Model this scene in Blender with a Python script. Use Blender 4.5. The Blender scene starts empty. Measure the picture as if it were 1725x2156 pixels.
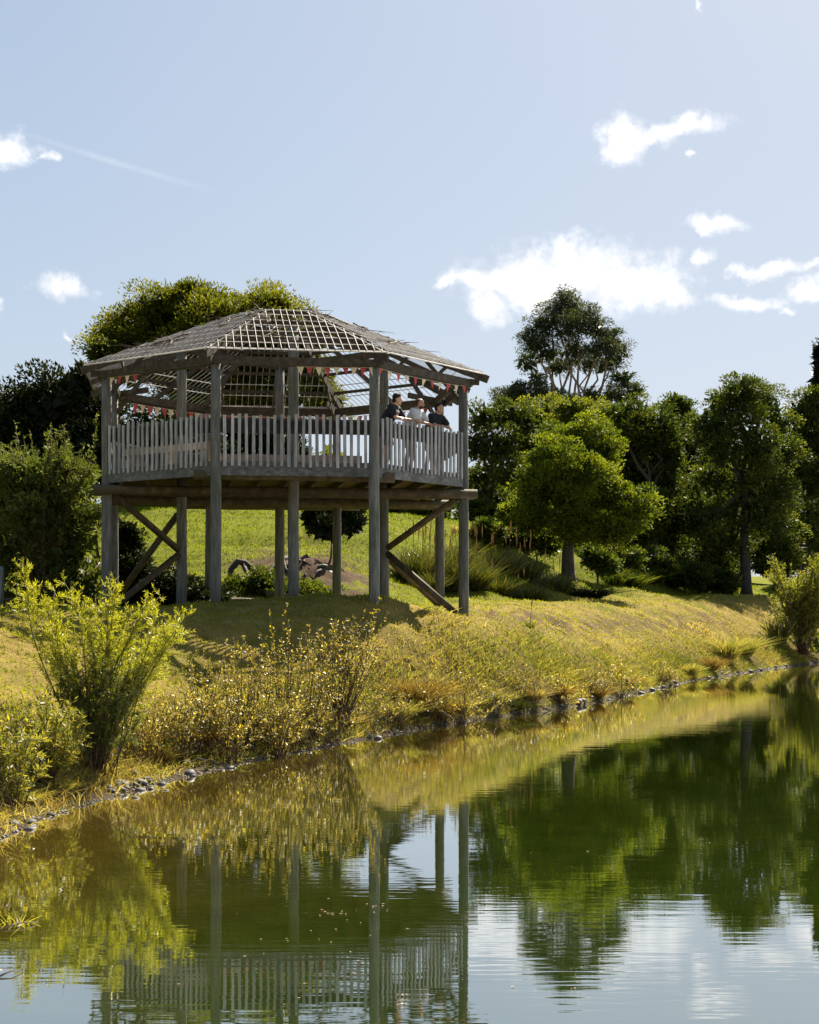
import bpy, bmesh, math, random
import numpy as np
from mathutils import Vector, Matrix
R = math.radians
scene = bpy.context.scene
col = scene.collection
rng = np.random.default_rng(7)
random.seed(7)

# ------------------------------------------------------------------ camera
F = 3233.0            # focal length in the units of a 1725 x 2156 frame
EYE = 2.07            # camera height above the pond
cam = bpy.data.cameras.new('camera')
cam.sensor_fit = 'AUTO'; cam.sensor_width = 36.0
cam.lens = F / 2156.0 * 36.0
cam.shift_y = (1290 - 1078) / 2156.0
cam.clip_start = 0.1; cam.clip_end = 6000
cam_o = bpy.data.objects.new('camera', cam); col.objects.link(cam_o)
cam_o.location = (0, 0, EYE); cam_o.rotation_euler = (R(90), 0, 0)
scene.camera = cam_o

# ------------------------------------------------------------------ sky and sun
SUN_EL, SUN_AZ = R(43), R(24)        # azimuth measured from +Y towards +X
SUN_STRENGTH, SKY_STRENGTH = 5.0, 0.05
scene.view_settings.view_transform = 'Standard'
scene.view_settings.look = 'None'
scene.view_settings.gamma = 1.0
scene.view_settings.use_curve_mapping = False
scene.view_settings.exposure = 1.8
scene.render.engine = 'CYCLES'
scene.cycles.max_bounces = 6; scene.cycles.diffuse_bounces = 2; scene.cycles.glossy_bounces = 3; scene.cycles.transmission_bounces = 3

def N(nt, kind, x=0, **kw):
    n = nt.nodes.new(kind)
    for k, v in kw.items():
        if k.startswith('i_'):
            key = k[2:]
            n.inputs[int(key) if key.isdigit() else key].default_value = v
        else:
            setattr(n, k, v)
    return n

world = bpy.data.worlds.new('World'); scene.world = world; world.use_nodes = True
wt = world.node_tree; wt.nodes.clear(); WL = wt.links.new
sky = N(wt, 'ShaderNodeTexSky', sky_type='NISHITA', sun_disc=False, sun_elevation=SUN_EL,
        sun_rotation=SUN_AZ, altitude=0.0, air_density=1.0, dust_density=1.0, ozone_density=1.0)
bg = N(wt, 'ShaderNodeBackground', i_Strength=SKY_STRENGTH)
geo = N(wt, 'ShaderNodeTexCoord')
sep = N(wt, 'ShaderNodeSeparateXYZ'); WL(geo.outputs['Generated'], sep.inputs[0])
def wm(op, a, b=None, c=None, clamp=False):
    n = N(wt, 'ShaderNodeMath', operation=op, use_clamp=clamp)
    for i, v in enumerate((a, b, c)):
        if v is None: continue
        if isinstance(v, (int, float)): n.inputs[i].default_value = v
        else: WL(v, n.inputs[i])
    return n.outputs[0]
az = wm('ARCTAN2', sep.outputs[0], sep.outputs[1])
el = wm('ARCSINE', sep.outputs[2])
comb = N(wt, 'ShaderNodeCombineXYZ'); WL(az, comb.inputs[0]); WL(el, comb.inputs[1])
wn = N(wt, 'ShaderNodeTexNoise', i_Scale=26.0, i_Detail=6.0, i_Roughness=0.62); WL(comb.outputs[0], wn.inputs['Vector'])
wn2 = N(wt, 'ShaderNodeTexNoise', i_Scale=85.0, i_Detail=6.0, i_Roughness=0.65); WL(comb.outputs[0], wn2.inputs['Vector'])
off = N(wt, 'ShaderNodeVectorMath', operation='MULTIPLY_ADD'); WL(wn.outputs['Color'], off.inputs[0])
off.inputs[1].default_value = (0.05, 0.035, 0); off.inputs[2].default_value = (-0.025, -0.0175, 0)
pos = N(wt, 'ShaderNodeVectorMath', operation='ADD'); WL(comb.outputs[0], pos.inputs[0]); WL(off.outputs[0], pos.inputs[1])
# small fair-weather clouds: (azimuth px, elevation px, half width, half height, weight)
CLOUDS = [(1190, 575, 150, 62, 1.0), (1330, 600, 125, 52, 1.0), (1060, 600, 110, 30, .95), (1195, 525, 42, 38, .9), (1030, 650, 42, 40, .85),
          (1420, 615, 45, 40, .85), (1120, 610, 90, 40, 1.0), (955, 605, 70, 14, .75),
          (1325, 292, 48, 44, 1.0), (1380, 290, 50, 26, .8), (1440, 265, 75, 18, 1.0), (1455, 324, 18, 9, .7), (1508, 472, 62, 19, 1.0), (1485, 545, 22, 24, .75),
          (1620, 570, 62, 15, .95), (1580, 633, 70, 20, .9), (1710, 606, 50, 18, 1.0), (1705, 565, 35, 12, .8), (1655, 655, 28, 11, .7), (1690, 862, 40, 18, .9),
          (25, 318, 58, 34, 1.0), (105, 328, 22, 12, .6), (128, 610, 62, 28, .85), (-5, 648, 22, 24, .7), (152, 712, 22, 9, .5), (1472, 5, 14, 14, .6)]
acc = None
for (px, py, a, b, w) in CLOUDS:
    u = math.atan2(px - 862, F); v = math.atan2(1290 - py, math.hypot(F, px - 862))
    d = N(wt, 'ShaderNodeVectorMath', operation='SUBTRACT'); WL(pos.outputs[0], d.inputs[0]); d.inputs[1].default_value = (u, v, 0)
    m = N(wt, 'ShaderNodeVectorMath', operation='MULTIPLY'); WL(d.outputs[0], m.inputs[0]); m.inputs[1].default_value = (F / a / 1.12, F / b / 1.12, 0)
    l = N(wt, 'ShaderNodeVectorMath', operation='LENGTH'); WL(m.outputs[0], l.inputs[0])
    s = wm('SUBTRACT', w, l.outputs['Value'])
    acc = s if acc is None else wm('SMOOTH_MAX', acc, s, 0.12)
# the same kind of cloud carries on over the rest of the sky
wn3 = N(wt, 'ShaderNodeTexNoise', i_Scale=5.5, i_Detail=7.0, i_Roughness=0.6); WL(comb.outputs[0], wn3.inputs['Vector'])
side = wm('MULTIPLY', wm('SUBTRACT', wm('ABSOLUTE', az), 0.34), 6.0, clamp=True)
rest = wm('SUBTRACT', wm('MULTIPLY', wm('SUBTRACT', wn3.outputs['Fac'], 0.60), 6.0), wm('SUBTRACT', 1.6, wm('MULTIPLY', side, 1.6)))
acc = wm('MAXIMUM', acc, rest)
fuzz = wm('ADD', acc, wm('MULTIPLY', wm('SUBTRACT', wn2.outputs['Fac'], 0.5), 1.5))
dens = N(wt, 'ShaderNodeMapRange', interpolation_type='SMOOTHSTEP'); WL(fuzz, dens.inputs['Value'])
dens.inputs['From Min'].default_value = -0.32; dens.inputs['From Max'].default_value = 0.98
# faint old contrail on the left
cu, cv = math.atan2(230 - 862, F), math.atan2(1290 - 338, math.hypot(F, 632))
trail_d = wm('ABSOLUTE', wm('SUBTRACT', wm('SUBTRACT', el, cv), wm('MULTIPLY', wm('SUBTRACT', az, cu), -0.235)))
trail = wm('SUBTRACT', 1.0, wm('MULTIPLY', trail_d, 360.0), clamp=True)
tlen = wm('SUBTRACT', 1.0, wm('ABSOLUTE', wm('MULTIPLY', wm('SUBTRACT', az, cu), 14.5)), clamp=True)
trail = wm('MULTIPLY', wm('MULTIPLY', trail, tlen), wm('MULTIPLY', wn2.outputs['Fac'], 0.34))
fac = wm('MAXIMUM', wm('MULTIPLY', dens.outputs[0], 0.96), trail)
shade = N(wt, 'ShaderNodeMapRange'); WL(wn.outputs['Fac'], shade.inputs['Value'])
shade.inputs['From Min'].default_value = 0.35; shade.inputs['From Max'].default_value = 0.65
shade.inputs['To Min'].default_value = 0.82; shade.inputs['To Max'].default_value = 1.0
cc = N(wt, 'ShaderNodeMix', data_type='RGBA', blend_type='MULTIPLY'); cc.inputs['Factor'].default_value = 1.0
cc.inputs['A'].default_value = (8.0, 7.9, 7.95, 1); WL(shade.outputs[0], cc.inputs['B'])
# bright air towards the sun: the same roll-off for every direction keeps the blue
sa = N(wt, 'ShaderNodeVectorMath', operation='ADD'); WL(sky.outputs[0], sa.inputs[0]); sa.inputs[1].default_value = (4.2, 4.2, 4.0)
sdv_ = N(wt, 'ShaderNodeVectorMath', operation='DIVIDE'); WL(sky.outputs[0], sdv_.inputs[0]); WL(sa.outputs[0], sdv_.inputs[1])
veil = N(wt, 'ShaderNodeVectorMath', operation='MULTIPLY'); WL(sdv_.outputs[0], veil.inputs[0]); veil.inputs[1].default_value = (6.05, 6.5, 7.1)
mixc = N(wt, 'ShaderNodeMix', data_type='RGBA'); WL(fac, mixc.inputs['Factor'])
WL(veil.outputs[0], mixc.inputs['A']); WL(cc.outputs['Result'], mixc.inputs['B'])
WL(mixc.outputs['Result'], bg.inputs['Color'])
wo = N(wt, 'ShaderNodeOutputWorld'); WL(bg.outputs[0], wo.inputs[0])

SUN_DIR = Vector((math.sin(SUN_AZ) * math.cos(SUN_EL), math.cos(SUN_AZ) * math.cos(SUN_EL), math.sin(SUN_EL)))
sun = bpy.data.lights.new('sun', 'SUN'); sun.energy = SUN_STRENGTH; sun.angle = R(0.5); sun.color = (1.0, 0.91, 0.74)
sun_o = bpy.data.objects.new('sun', sun); col.objects.link(sun_o)
sun_o.rotation_euler = SUN_DIR.to_track_quat('Z', 'Y').to_euler()

# ------------------------------------------------------------------ helpers
def at(px, py, Y):
    return np.array([(px - 862) * Y / F, Y, EYE + (1290 - py) * Y / F])

def tag(o, label=None, cat=None, group=None, kind=None):
    if label: o['label'] = label
    if cat: o['category'] = cat
    if group: o['group'] = group
    if kind: o['kind'] = kind
    return o

def empty(name, loc=(0, 0, 0), rz=0.0):
    o = bpy.data.objects.new(name, None); col.objects.link(o)
    o.empty_display_size = 0.2; o.location = loc; o.rotation_euler = (0, 0, rz)
    return o

def link(name, me, mat=None, parent=None, loc=None):
    o = bpy.data.objects.new(name, me); col.objects.link(o)
    if mat is not None and not me.materials: me.materials.append(mat)
    if parent is not None:
        o.parent = parent
        # parts are written in world coordinates: undo the parent's place
        m = Matrix.Identity(4); p = parent; chain = []
        while p is not None: chain.append(p); p = p.parent
        for p in reversed(chain): m = m @ p.matrix_parent_inverse @ Matrix.LocRotScale(p.location, p.rotation_euler, p.scale)
        o.matrix_parent_inverse = m.inverted()
    if loc is not None: o.location = loc
    return o

class MB:
    """collects tubes, boxes and boards into one mesh"""
    def __init__(s): s.v = []; s.f = []; s.n = 0; s.smooth = False
    def add(s, verts, faces):
        b = s.n
        s.v.extend([tuple(map(float, p)) for p in verts]); s.n += len(verts)
        s.f.extend([tuple(i + b for i in f) for f in faces])
    def tube(s, pts, rad, n=6, cap=True):
        pts = [Vector(p) for p in pts]
        if not hasattr(rad, '__len__'): rad = [rad] * len(pts)
        rings = []; prev = None
        for i, p in enumerate(pts):
            d = (pts[min(i + 1, len(pts) - 1)] - pts[max(i - 1, 0)])
            d = d.normalized() if d.length > 1e-9 else Vector((0, 0, 1))
            if prev is None:
                u = d.orthogonal().normalized()
            else:
                u = (prev - d * prev.dot(d))
                u = u.normalized() if u.length > 1e-6 else d.orthogonal().normalized()
            prev = u; w = d.cross(u)
            rings.append([p + (u * math.cos(2 * math.pi * k / n) + w * math.sin(2 * math.pi * k / n)) * rad[i] for k in range(n)])
        faces = []
        for i in range(len(rings) - 1):
            for k in range(n):
                k2 = (k + 1) % n
                faces.append((i * n + k, i * n + k2, (i + 1) * n + k2, (i + 1) * n + k))
        if cap:
            faces.append(tuple(range(n))[::-1]); faces.append(tuple((len(rings) - 1) * n + k for k in range(n)))
        s.add([q for r_ in rings for q in r_], faces)
    def bar(s, a, b, w, h, up=(0, 0, 1), bev=0.0):
        """rectangular bar from a to b, width w (sideways), height h (along up)"""
        a, b = Vector(a), Vector(b); d = (b - a).normalized(); up = Vector(up)
        sd = d.cross(up); sd = sd.normalized() if sd.length > 1e-6 else d.orthogonal().normalized()
        u = sd.cross(d).normalized()
        vs = []
        for p in (a, b):
            for (i, j) in ((-1, -1), (1, -1), (1, 1), (-1, 1)):
                vs.append(p + sd * (i * w / 2) + u * (j * h / 2))
        s.add(vs, [(3, 2, 1, 0), (4, 5, 6, 7), (0, 1, 5, 4), (1, 2, 6, 5), (2, 3, 7, 6), (3, 0, 4, 7)])
    def mesh(s, name, smooth=False):
        me = bpy.data.meshes.new(name); me.from_pydata(s.v, [], s.f); me.update()
        if smooth:
            me.polygons.foreach_set('use_smooth', [True] * len(me.polygons))
        return me
    def build(s, name, mat, parent=None, smooth=False):
        return link(name, s.mesh(name, smooth), mat, parent)

def bevel_mesh(me, w):
    bm = bmesh.new(); bm.from_mesh(me)
    bmesh.ops.bevel(bm, geom=bm.edges[:], offset=w, segments=1, affect='EDGES', profile=0.5)
    bm.to_mesh(me); bm.free(); return me

def fast_mesh(name, co, quads, var=None, attrs=None, smooth=False):
    me = bpy.data.meshes.new(name)
    nv, nf = len(co), len(quads); k = quads.shape[1]
    me.vertices.add(nv); me.vertices.foreach_set('co', np.ascontiguousarray(co, dtype=np.float32).ravel())
    me.loops.add(nf * k); me.loops.foreach_set('vertex_index', np.ascontiguousarray(quads, dtype=np.int32).ravel())
    me.polygons.add(nf); me.polygons.foreach_set('loop_start', np.arange(0, nf * k, k, dtype=np.int32))
    if smooth: me.polygons.foreach_set('use_smooth', np.ones(nf, dtype=bool))
    if var is not None:
        a = me.attributes.new('var', 'FLOAT', 'FACE'); a.data.foreach_set('value', np.asarray(var, dtype=np.float32))
    for kx, vv in (attrs or {}).items():
        a = me.attributes.new(kx, 'FLOAT', 'POINT'); a.data.foreach_set('value', np.asarray(vv, dtype=np.float32))
    me.update(calc_edges=True)
    return me

def unit(a): return a / np.maximum(np.linalg.norm(a, axis=-1, keepdims=True), 1e-9)

def leaf_arrays(p, d, L, W, fold=0.18):
    """diamond leaves folded on the midrib; p base, d axis"""
    n = len(p); d = unit(d)
    sd = unit(np.cross(d, rng.normal(size=(n, 3)))); nn = np.cross(sd, d)
    L = np.broadcast_to(np.asarray(L, float), (n,))[:, None]; W = np.broadcast_to(np.asarray(W, float), (n,))[:, None]
    m = p + d * L * 0.45
    v = np.stack([p, m + sd * W / 2 + nn * W * fold, p + d * L - nn * L * 0.06, m - sd * W / 2 + nn * W * fold], 1)
    q = np.arange(n * 4).reshape(n, 4)
    return v.reshape(-1, 3), q

def blade_arrays(p, d, L, W, bend):
    """grass blades: tapered, bent, two quads (second closes to a point)"""
    n = len(p); d = unit(d)
    L = np.broadcast_to(np.asarray(L, float), (n,))[:, None]; W = np.broadcast_to(np.asarray(W, float), (n,))[:, None]
    sd = unit(np.cross(d, np.concatenate([rng.normal(size=(n, 2)), np.zeros((n, 1))], 1)))
    lean = np.concatenate([rng.normal(size=(n, 2)), np.full((n, 1), -0.25)], 1) * bend
    m = p + d * L * 0.5 + lean * L * 0.18
    t = p + d * L * 0.9 + lean * L * 0.75
    v = np.stack([p - sd * W / 2, p + sd * W / 2, m + sd * W * 0.4, m - sd * W * 0.4, t + sd * W * .08, t - sd * W * .08], 1)
    b = np.arange(n)[:, None] * 6
    q = np.concatenate([b + np.array([[0, 1, 2, 3]]), b + np.array([[3, 2, 4, 5]])], 1).reshape(-1, 4)
    return v.reshape(-1, 3), q

class Leaves:
    def __init__(s): s.v = []; s.q = []; s.a = []; s.n = 0
    def put(s, vq, var):
        v, q = vq
        s.v.append(v); s.q.append(q + s.n); s.n += len(v)
        s.a.append(np.repeat(np.asarray(var, float), len(q) // len(var)) if len(var) != len(q) else np.asarray(var, float))
    def build(s, name, mat, parent=None):
        me = fast_mesh(name, np.concatenate(s.v), np.concatenate(s.q), np.clip(np.concatenate(s.a), 0, 1))
        return link(name, me, mat, parent)

# ------------------------------------------------------------------ materials
def mat_base(name):
    m = bpy.data.materials.new(name); m.use_nodes = True
    nt = m.node_tree; nt.nodes.clear()
    out = N(nt, 'ShaderNodeOutputMaterial')
    return m, nt, out

def ramp(nt, stops):
    r = N(nt, 'ShaderNodeValToRGB'); e = r.color_ramp.elements
    while len(e) > 1: e.remove(e[-1])
    e[0].position = stops[0][0]; e[0].color = (*stops[0][1], 1)
    for p, c in stops[1:]:
        x = e.new(p); x.color = (*c, 1)
    return r

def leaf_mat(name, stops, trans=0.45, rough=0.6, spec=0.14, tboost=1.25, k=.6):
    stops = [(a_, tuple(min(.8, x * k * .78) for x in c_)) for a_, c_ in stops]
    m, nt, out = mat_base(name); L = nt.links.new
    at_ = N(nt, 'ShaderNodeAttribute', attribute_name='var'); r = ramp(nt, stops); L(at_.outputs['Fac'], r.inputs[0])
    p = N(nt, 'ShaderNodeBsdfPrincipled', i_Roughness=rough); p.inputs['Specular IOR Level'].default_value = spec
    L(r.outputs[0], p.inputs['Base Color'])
    t = N(nt, 'ShaderNodeBsdfTranslucent')
    g = N(nt, 'ShaderNodeMix', data_type='RGBA', blend_type='MULTIPLY'); g.inputs['Factor'].default_value = 1.0
    L(r.outputs[0], g.inputs['A']); g.inputs['B'].default_value = (tboost * 1.1, tboost * 1.12, tboost * .45, 1)
    L(g.outputs['Result'], t.inputs['Color'])
    mx = N(nt, 'ShaderNodeMixShader', i_0=trans); L(p.outputs[0], mx.inputs[1]); L(t.outputs[0], mx.inputs[2])
    L(mx.outputs[0], out.inputs['Surface'])
    return m

def wood_mat(name, c1, c2, c3, scale=(3, 3, 0.5), rough=0.8, bump=0.4, moss=None):
    m, nt, out = mat_base(name); L = nt.links.new
    tc = N(nt, 'ShaderNodeTexCoord'); oi = N(nt, 'ShaderNodeObjectInfo')
    ad = N(nt, 'ShaderNodeVectorMath', operation='ADD'); L(tc.outputs['Object'], ad.inputs[0])
    rs = N(nt, 'ShaderNodeVectorMath', operation='SCALE'); L(oi.outputs['Random'], rs.inputs['Scale']); rs.inputs[0].default_value = (37, 11, 53)
    L(rs.outputs[0], ad.inputs[1])
    mp = N(nt, 'ShaderNodeMapping'); mp.inputs['Scale'].default_value = scale; L(ad.outputs[0], mp.inputs['Vector'])
    n1 = N(nt, 'ShaderNodeTexNoise', i_Scale=6.0, i_Detail=5.0, i_Roughness=.6); L(mp.outputs[0], n1.inputs['Vector'])
    n2 = N(nt, 'ShaderNodeTexNoise', i_Scale=1.7, i_Detail=3.0); L(ad.outputs[0], n2.inputs['Vector'])
    r = ramp(nt, [(0.3, tuple(x * .82 for x in c1)), (0.52, tuple(x * .82 for x in c2)), (0.72, tuple(x * .82 for x in c3))]); L(n1.outputs['Fac'], r.inputs[0])
    hv = N(nt, 'ShaderNodeHueSaturation'); L(r.outputs[0], hv.inputs['Color'])
    mr = N(nt, 'ShaderNodeMapRange'); L(oi.outputs['Random'], mr.inputs['Value']); mr.inputs['To Min'].default_value = .72; mr.inputs['To Max'].default_value = 1.2
    L(mr.outputs[0], hv.inputs['Value'])
    colr = hv.outputs[0]
    mo = moss or tuple(x * .5 for x in c1)
    mx = N(nt, 'ShaderNodeMix', data_type='RGBA')
    mr2 = N(nt, 'ShaderNodeMapRange'); L(n2.outputs['Fac'], mr2.inputs['Value']); mr2.inputs['From Min'].default_value = .5; mr2.inputs['From Max'].default_value = .75; mr2.inputs['To Max'].default_value = .7
    L(mr2.outputs[0], mx.inputs['Factor']); L(colr, mx.inputs['A']); mx.inputs['B'].default_value = (*mo, 1)
    p = N(nt, 'ShaderNodeBsdfPrincipled', i_Roughness=rough); p.inputs['Specular IOR Level'].default_value = .25
    L(mx.outputs['Result'], p.inputs['Base Color'])
    b = N(nt, 'ShaderNodeBump', i_Strength=bump, i_Distance=.01); L(n1.outputs['Fac'], b.inputs['Height']); L(b.outputs[0], p.inputs['Normal'])
    L(p.outputs[0], out.inputs['Surface'])
    return m

def plain_mat(name, c, rough=.6, var=.25, nscale=8.0, bump=0.0, spec=.3):
    m, nt, out = mat_base(name); L = nt.links.new
    tc = N(nt, 'ShaderNodeTexCoord'); n1 = N(nt, 'ShaderNodeTexNoise', i_Scale=nscale, i_Detail=4.0); L(tc.outputs['Object'], n1.inputs['Vector'])
    r = ramp(nt, [(0.3, tuple(x * (1 - var) for x in c)), (.7, tuple(min(1, x * (1 + var)) for x in c))]); L(n1.outputs['Fac'], r.inputs[0])
    p = N(nt, 'ShaderNodeBsdfPrincipled', i_Roughness=rough); p.inputs['Specular IOR Level'].default_value = spec
    L(r.outputs[0], p.inputs['Base Color'])
    if bump:
        b = N(nt, 'ShaderNodeBump', i_Strength=bump, i_Distance=.02); L(n1.outputs['Fac'], b.inputs['Height']); L(b.outputs[0], p.inputs['Normal'])
    L(p.outputs[0], out.inputs['Surface'])
    return m

M = {}
M['post'] = wood_mat('weathered_post', (.085, .082, .068), (.165, .16, .14), (.28, .272, .25), (4, 4, .35), moss=(.06, .075, .04))
M['log'] = wood_mat('treated_log', (.06, .044, .024), (.11, .082, .046), (.17, .13, .08), (1, 1, 1), moss=(.06, .06, .025))
M['beam'] = wood_mat('beam_wood', (.04, .033, .023), (.078, .064, .045), (.135, .114, .085), (1.2, 1.2, 1.2), moss=(.05, .05, .035))
M['baluster'] = wood_mat('grey_paling', (.24, .235, .23), (.41, .405, .40), (.60, .59, .58), (5, 5, .5))
M['fascia'] = wood_mat('dark_fascia', (.09, .09, .085), (.16, .16, .15), (.28, .27, .26), (1.5, 1.5, 3))
M['handrail'] = wood_mat('dark_rail', (.035, .033, .03), (.06, .055, .05), (.10, .09, .08), (1.5, 1.5, 3))
M['plank'] = wood_mat('deck_plank', (.10, .07, .045), (.17, .125, .085), (.24, .19, .14), (2, 2, 2))
M['bench'] = wood_mat('pale_bench', (.34, .27, .22), (.45, .36, .30), (.55, .46, .40), (2, 2, 2))
M['wire'] = plain_mat('weathered_batten', (.46, .43, .41), .7, .35, 5.0)
M['twig'] = plain_mat('dry_twig', (.13, .10, .07), .8, .4)
M['bark_dark'] = wood_mat('dark_bark', (.03, .025, .02), (.06, .048, .038), (.10, .08, .065), (3, 3, .6), bump=.8)
M['bark_pale'] = wood_mat('pale_bark', (.16, .12, .09), (.27, .20, .15), (.38, .31, .25), (2, 2, .4))
M['stem'] = plain_mat('brown_stem', (.075, .042, .02), .7, .35)
M['stem_green'] = plain_mat('green_stem', (.13, .13, .03), .7, .3)

G = {}
G['wattle'] = leaf_mat('wattle_leaf', [(0, (.022, .03, .005)), (.5, (.07, .078, .008)), (1, (.19, .165, .016))], .5, k=1.3)
G['dark'] = leaf_mat('dark_leaf', [(0, (.012, .018, .008)), (.6, (.026, .036, .013)), (1, (.06, .07, .02))], .25, spec=.14, k=0.8)
G['hedge'] = leaf_mat('hedge_leaf', [(0, (.03, .04, .010)), (.5, (.065, .08, .018)), (1, (.14, .14, .035))], .38, k=1.8)
G['euc'] = leaf_mat('eucalypt_leaf', [(0, (.022, .032, .022)), (.55, (.045, .058, .034)), (1, (.10, .10, .045))], .3, k=1.35)
G['airy'] = leaf_mat('airy_leaf', [(0, (.03, .042, .012)), (.5, (.06, .078, .016)), (1, (.12, .13, .025))], .42, k=1)
G['yellow'] = leaf_mat('yellow_green_leaf', [(0, (.05, .06, .010)), (.5, (.105, .115, .016)), (1, (.18, .165, .03))], .48, k=1.5)
G['round'] = leaf_mat('bright_leaf', [(0, (.022, .034, .005)), (.5, (.07, .092, .008)), (1, (.18, .185, .014))], .5, k=1.5)
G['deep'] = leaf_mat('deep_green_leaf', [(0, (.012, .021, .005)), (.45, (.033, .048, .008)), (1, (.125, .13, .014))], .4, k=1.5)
G['feather'] = leaf_mat('feather_leaf', [(0, (.10, .11, .010)), (.5, (.19, .185, .016)), (1, (.29, .26, .035))], .5, rough=.35, k=1.9)
G['willow'] = leaf_mat('willow_leaf', [(0, (.05, .07, .014)), (.45, (.13, .13, .018)), (.8, (.24, .19, .025)), (1, (.33, .27, .06))], .45, rough=.5, spec=.4, k=1.6)
G['sapling'] = leaf_mat('sapling_leaf', [(0, (.045, .04, .012)), (.4, (.13, .11, .02)), (.78, (.32, .22, .02)), (1, (.46, .40, .24))], .4, rough=.48, spec=.4, k=1.75)
G['straw'] = leaf_mat('straw_blade', [(0, (.10, .055, .02)), (.35, (.20, .13, .04)), (.7, (.30, .23, .08)), (1, (.40, .34, .16))], .4, k=1.2, spec=.03)
G['rust'] = leaf_mat('rust_blade', [(0, (.09, .05, .016)), (.5, (.19, .115, .035)), (1, (.32, .22, .08))], .4, k=1.1, spec=.03)
G['bankgrass'] = leaf_mat('bank_blade', [(0, (.05, .062, .012)), (.3, (.115, .12, .022)), (.55, (.19, .165, .04)), (.8, (.27, .205, .07)), (1, (.36, .28, .13))], .45, k=1.65, spec=.03)
G['turf'] = leaf_mat('turf_blade', [(0, (.085, .11, .008)), (.5, (.155, .175, .012)), (1, (.26, .225, .03))], .4, k=1.6, spec=.03)
G['flax'] = leaf_mat('flax_blade', [(0, (.03, .04, .010)), (.5, (.08, .09, .015)), (1, (.20, .17, .03))], .35, rough=.35, spec=.5, k=0.95)

# ------------------------------------------------------------------ terrain
SHORE = np.array([(-14, -3), (-9.5, 1.5), (-7.0, 5), (-5.0, 8.5), (-4.1, 11.5), (-3.72, 13.9), (-3.67, 15.5), (-3.42, 16.7), (-3.15, 18.1), (-2.77, 19.4), (-2.34, 20.9),
                  (-1.51, 23.1), (-.49, 25.7), (1.27, 29.7), (2.88, 32.3), (4.23, 35.2), (6.0, 39.8), (8.4, 46.2), (12.5, 54.9), (17.0, 63.7), (24, 74), (36, 84), (60, 92)], float)
CREST = [(-22, 14, 2.0), (-15, 20, 1.98), (-10.5, 24.5, 1.96), (-7.3, 27.2, 1.95), (-5.8, 28.3, 1.97), (-4.35, 29.2, 1.98), (-2.45, 29.9, 1.99), (-.66, 30.7, 2.0), (.5, 32.4, 2.02), (1.5, 34.7, 2.05), (2.3, 38, 2.08), (3.0, 41.3, 2.12),
         (4.9, 48, 2.22), (9.0, 56.6, 2.4), (13.6, 65.6, 2.6), (20.8, 76.3, 2.9), (33, 88, 3.2)]
def ray(px, Y): return (px - 862) * Y / F
def densify(P, step):
    P = np.asarray(P, float); out = []
    for a, b in zip(P[:-1], P[1:]):
        n = max(1, int(np.linalg.norm((b - a)[:2]) / step))
        out += [a + (b - a) * i / n for i in range(n)]
    return np.array(out + [P[-1]])
SHORE = densify(SHORE, 1.6); CREST = densify(CREST, 1.7)
ctl = []
for i, (x, y) in enumerate(SHORE):
    t = SHORE[min(i + 1, len(SHORE) - 1)] - SHORE[max(i - 1, 0)]; t = t / np.linalg.norm(t); nr = np.array([t[1], -t[0]])
    ctl.append((x, y, 0.0))
    for dd, z in ((.7, -.13), (2.2, -.5), (5.5, -1.1)):
        ctl.append((x + nr[0] * dd, y + nr[1] * dd, z))
    ctl.append((x - nr[0] * .35, y - nr[1] * .35, .13))
def seg_dist(P):
    """signed distance to the shoreline, positive on land"""
    P = np.atleast_2d(P); best = np.full(len(P), 1e9); sg = np.ones(len(P))
    for a, b in zip(SHORE[:-1], SHORE[1:]):
        ab = b - a; t = np.clip(((P - a) @ ab) / (ab @ ab), 0, 1)
        q = a + t[:, None] * ab; d = np.linalg.norm(P - q, axis=1)
        cr = ab[0] * (P[:, 1] - a[1]) - ab[1] * (P[:, 0] - a[0])
        u = d < best; best = np.where(u, d, best); sg = np.where(u, np.sign(cr), sg)
    return best * sg
for (x, y, z) in CREST:
    ctl.append((x, y, z))
for (x, y, z) in CREST[::2]:
    if 33 < y < 80:
        ctl.append((x - 1.9, y + .9, z - .02)); ctl.append((x - 3.6, y + 1.7, z + .02))
for px, Y, z in [(0, 32, 2.05), (0, 38, 2.2), (300, 35, 2.05), (600, 34, 2.05), (600, 38, 2.1), (400, 39.5, 2.15), (714, 39.6, 2.15), (850, 37, 2.08), (850, 40.5, 2.18), (1000, 41, 2.25), (1000, 43.5, 2.3),
                 (1200, 44, 2.35), (1200, 47, 2.45), (1300, 51, 2.55), (1400, 52, 2.5), (1400, 55.5, 2.65), (1500, 59.5, 2.8), (1600, 63, 2.8), (1700, 70, 2.95),
                 (0, 44, 3.0), (0, 50, 4.3), (0, 57, 5.6), (200, 43, 2.6), (200, 50, 4.5), (200, 57, 5.95), (450, 44, 3.0), (450, 50, 4.6), (450, 57, 6.05), (600, 45, 3.1), (600, 50, 4.4), (600, 57, 5.8),
                 (750, 45, 3.0), (750, 50, 4.2), (750, 57, 5.5), (880, 46, 3.0), (880, 51, 4.1), (880, 57, 5.3), (1000, 47.5, 3.1), (1000, 52, 4.0), (1000, 58, 5.1),
                 (1100, 50, 3.2), (1100, 55, 4.2), (1100, 60, 4.7), (1195, 53, 3.6), (1200, 60, 4.4), (1300, 56, 3.3), (1300, 62, 3.9), (1400, 63, 3.4), (1400, 68, 3.6), (1500, 68, 3.2), (1600, 72, 3.0), (1725, 80, 3.1)]:
    Y2 = Y + float(np.interp(px, [850, 1000, 1200, 1400, 1600, 1725], [0, 2, 5.5, 8, 9, 9])); ctl.append((ray(px, Y2), Y2, EYE + (z - EYE) * Y2 / Y))
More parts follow.
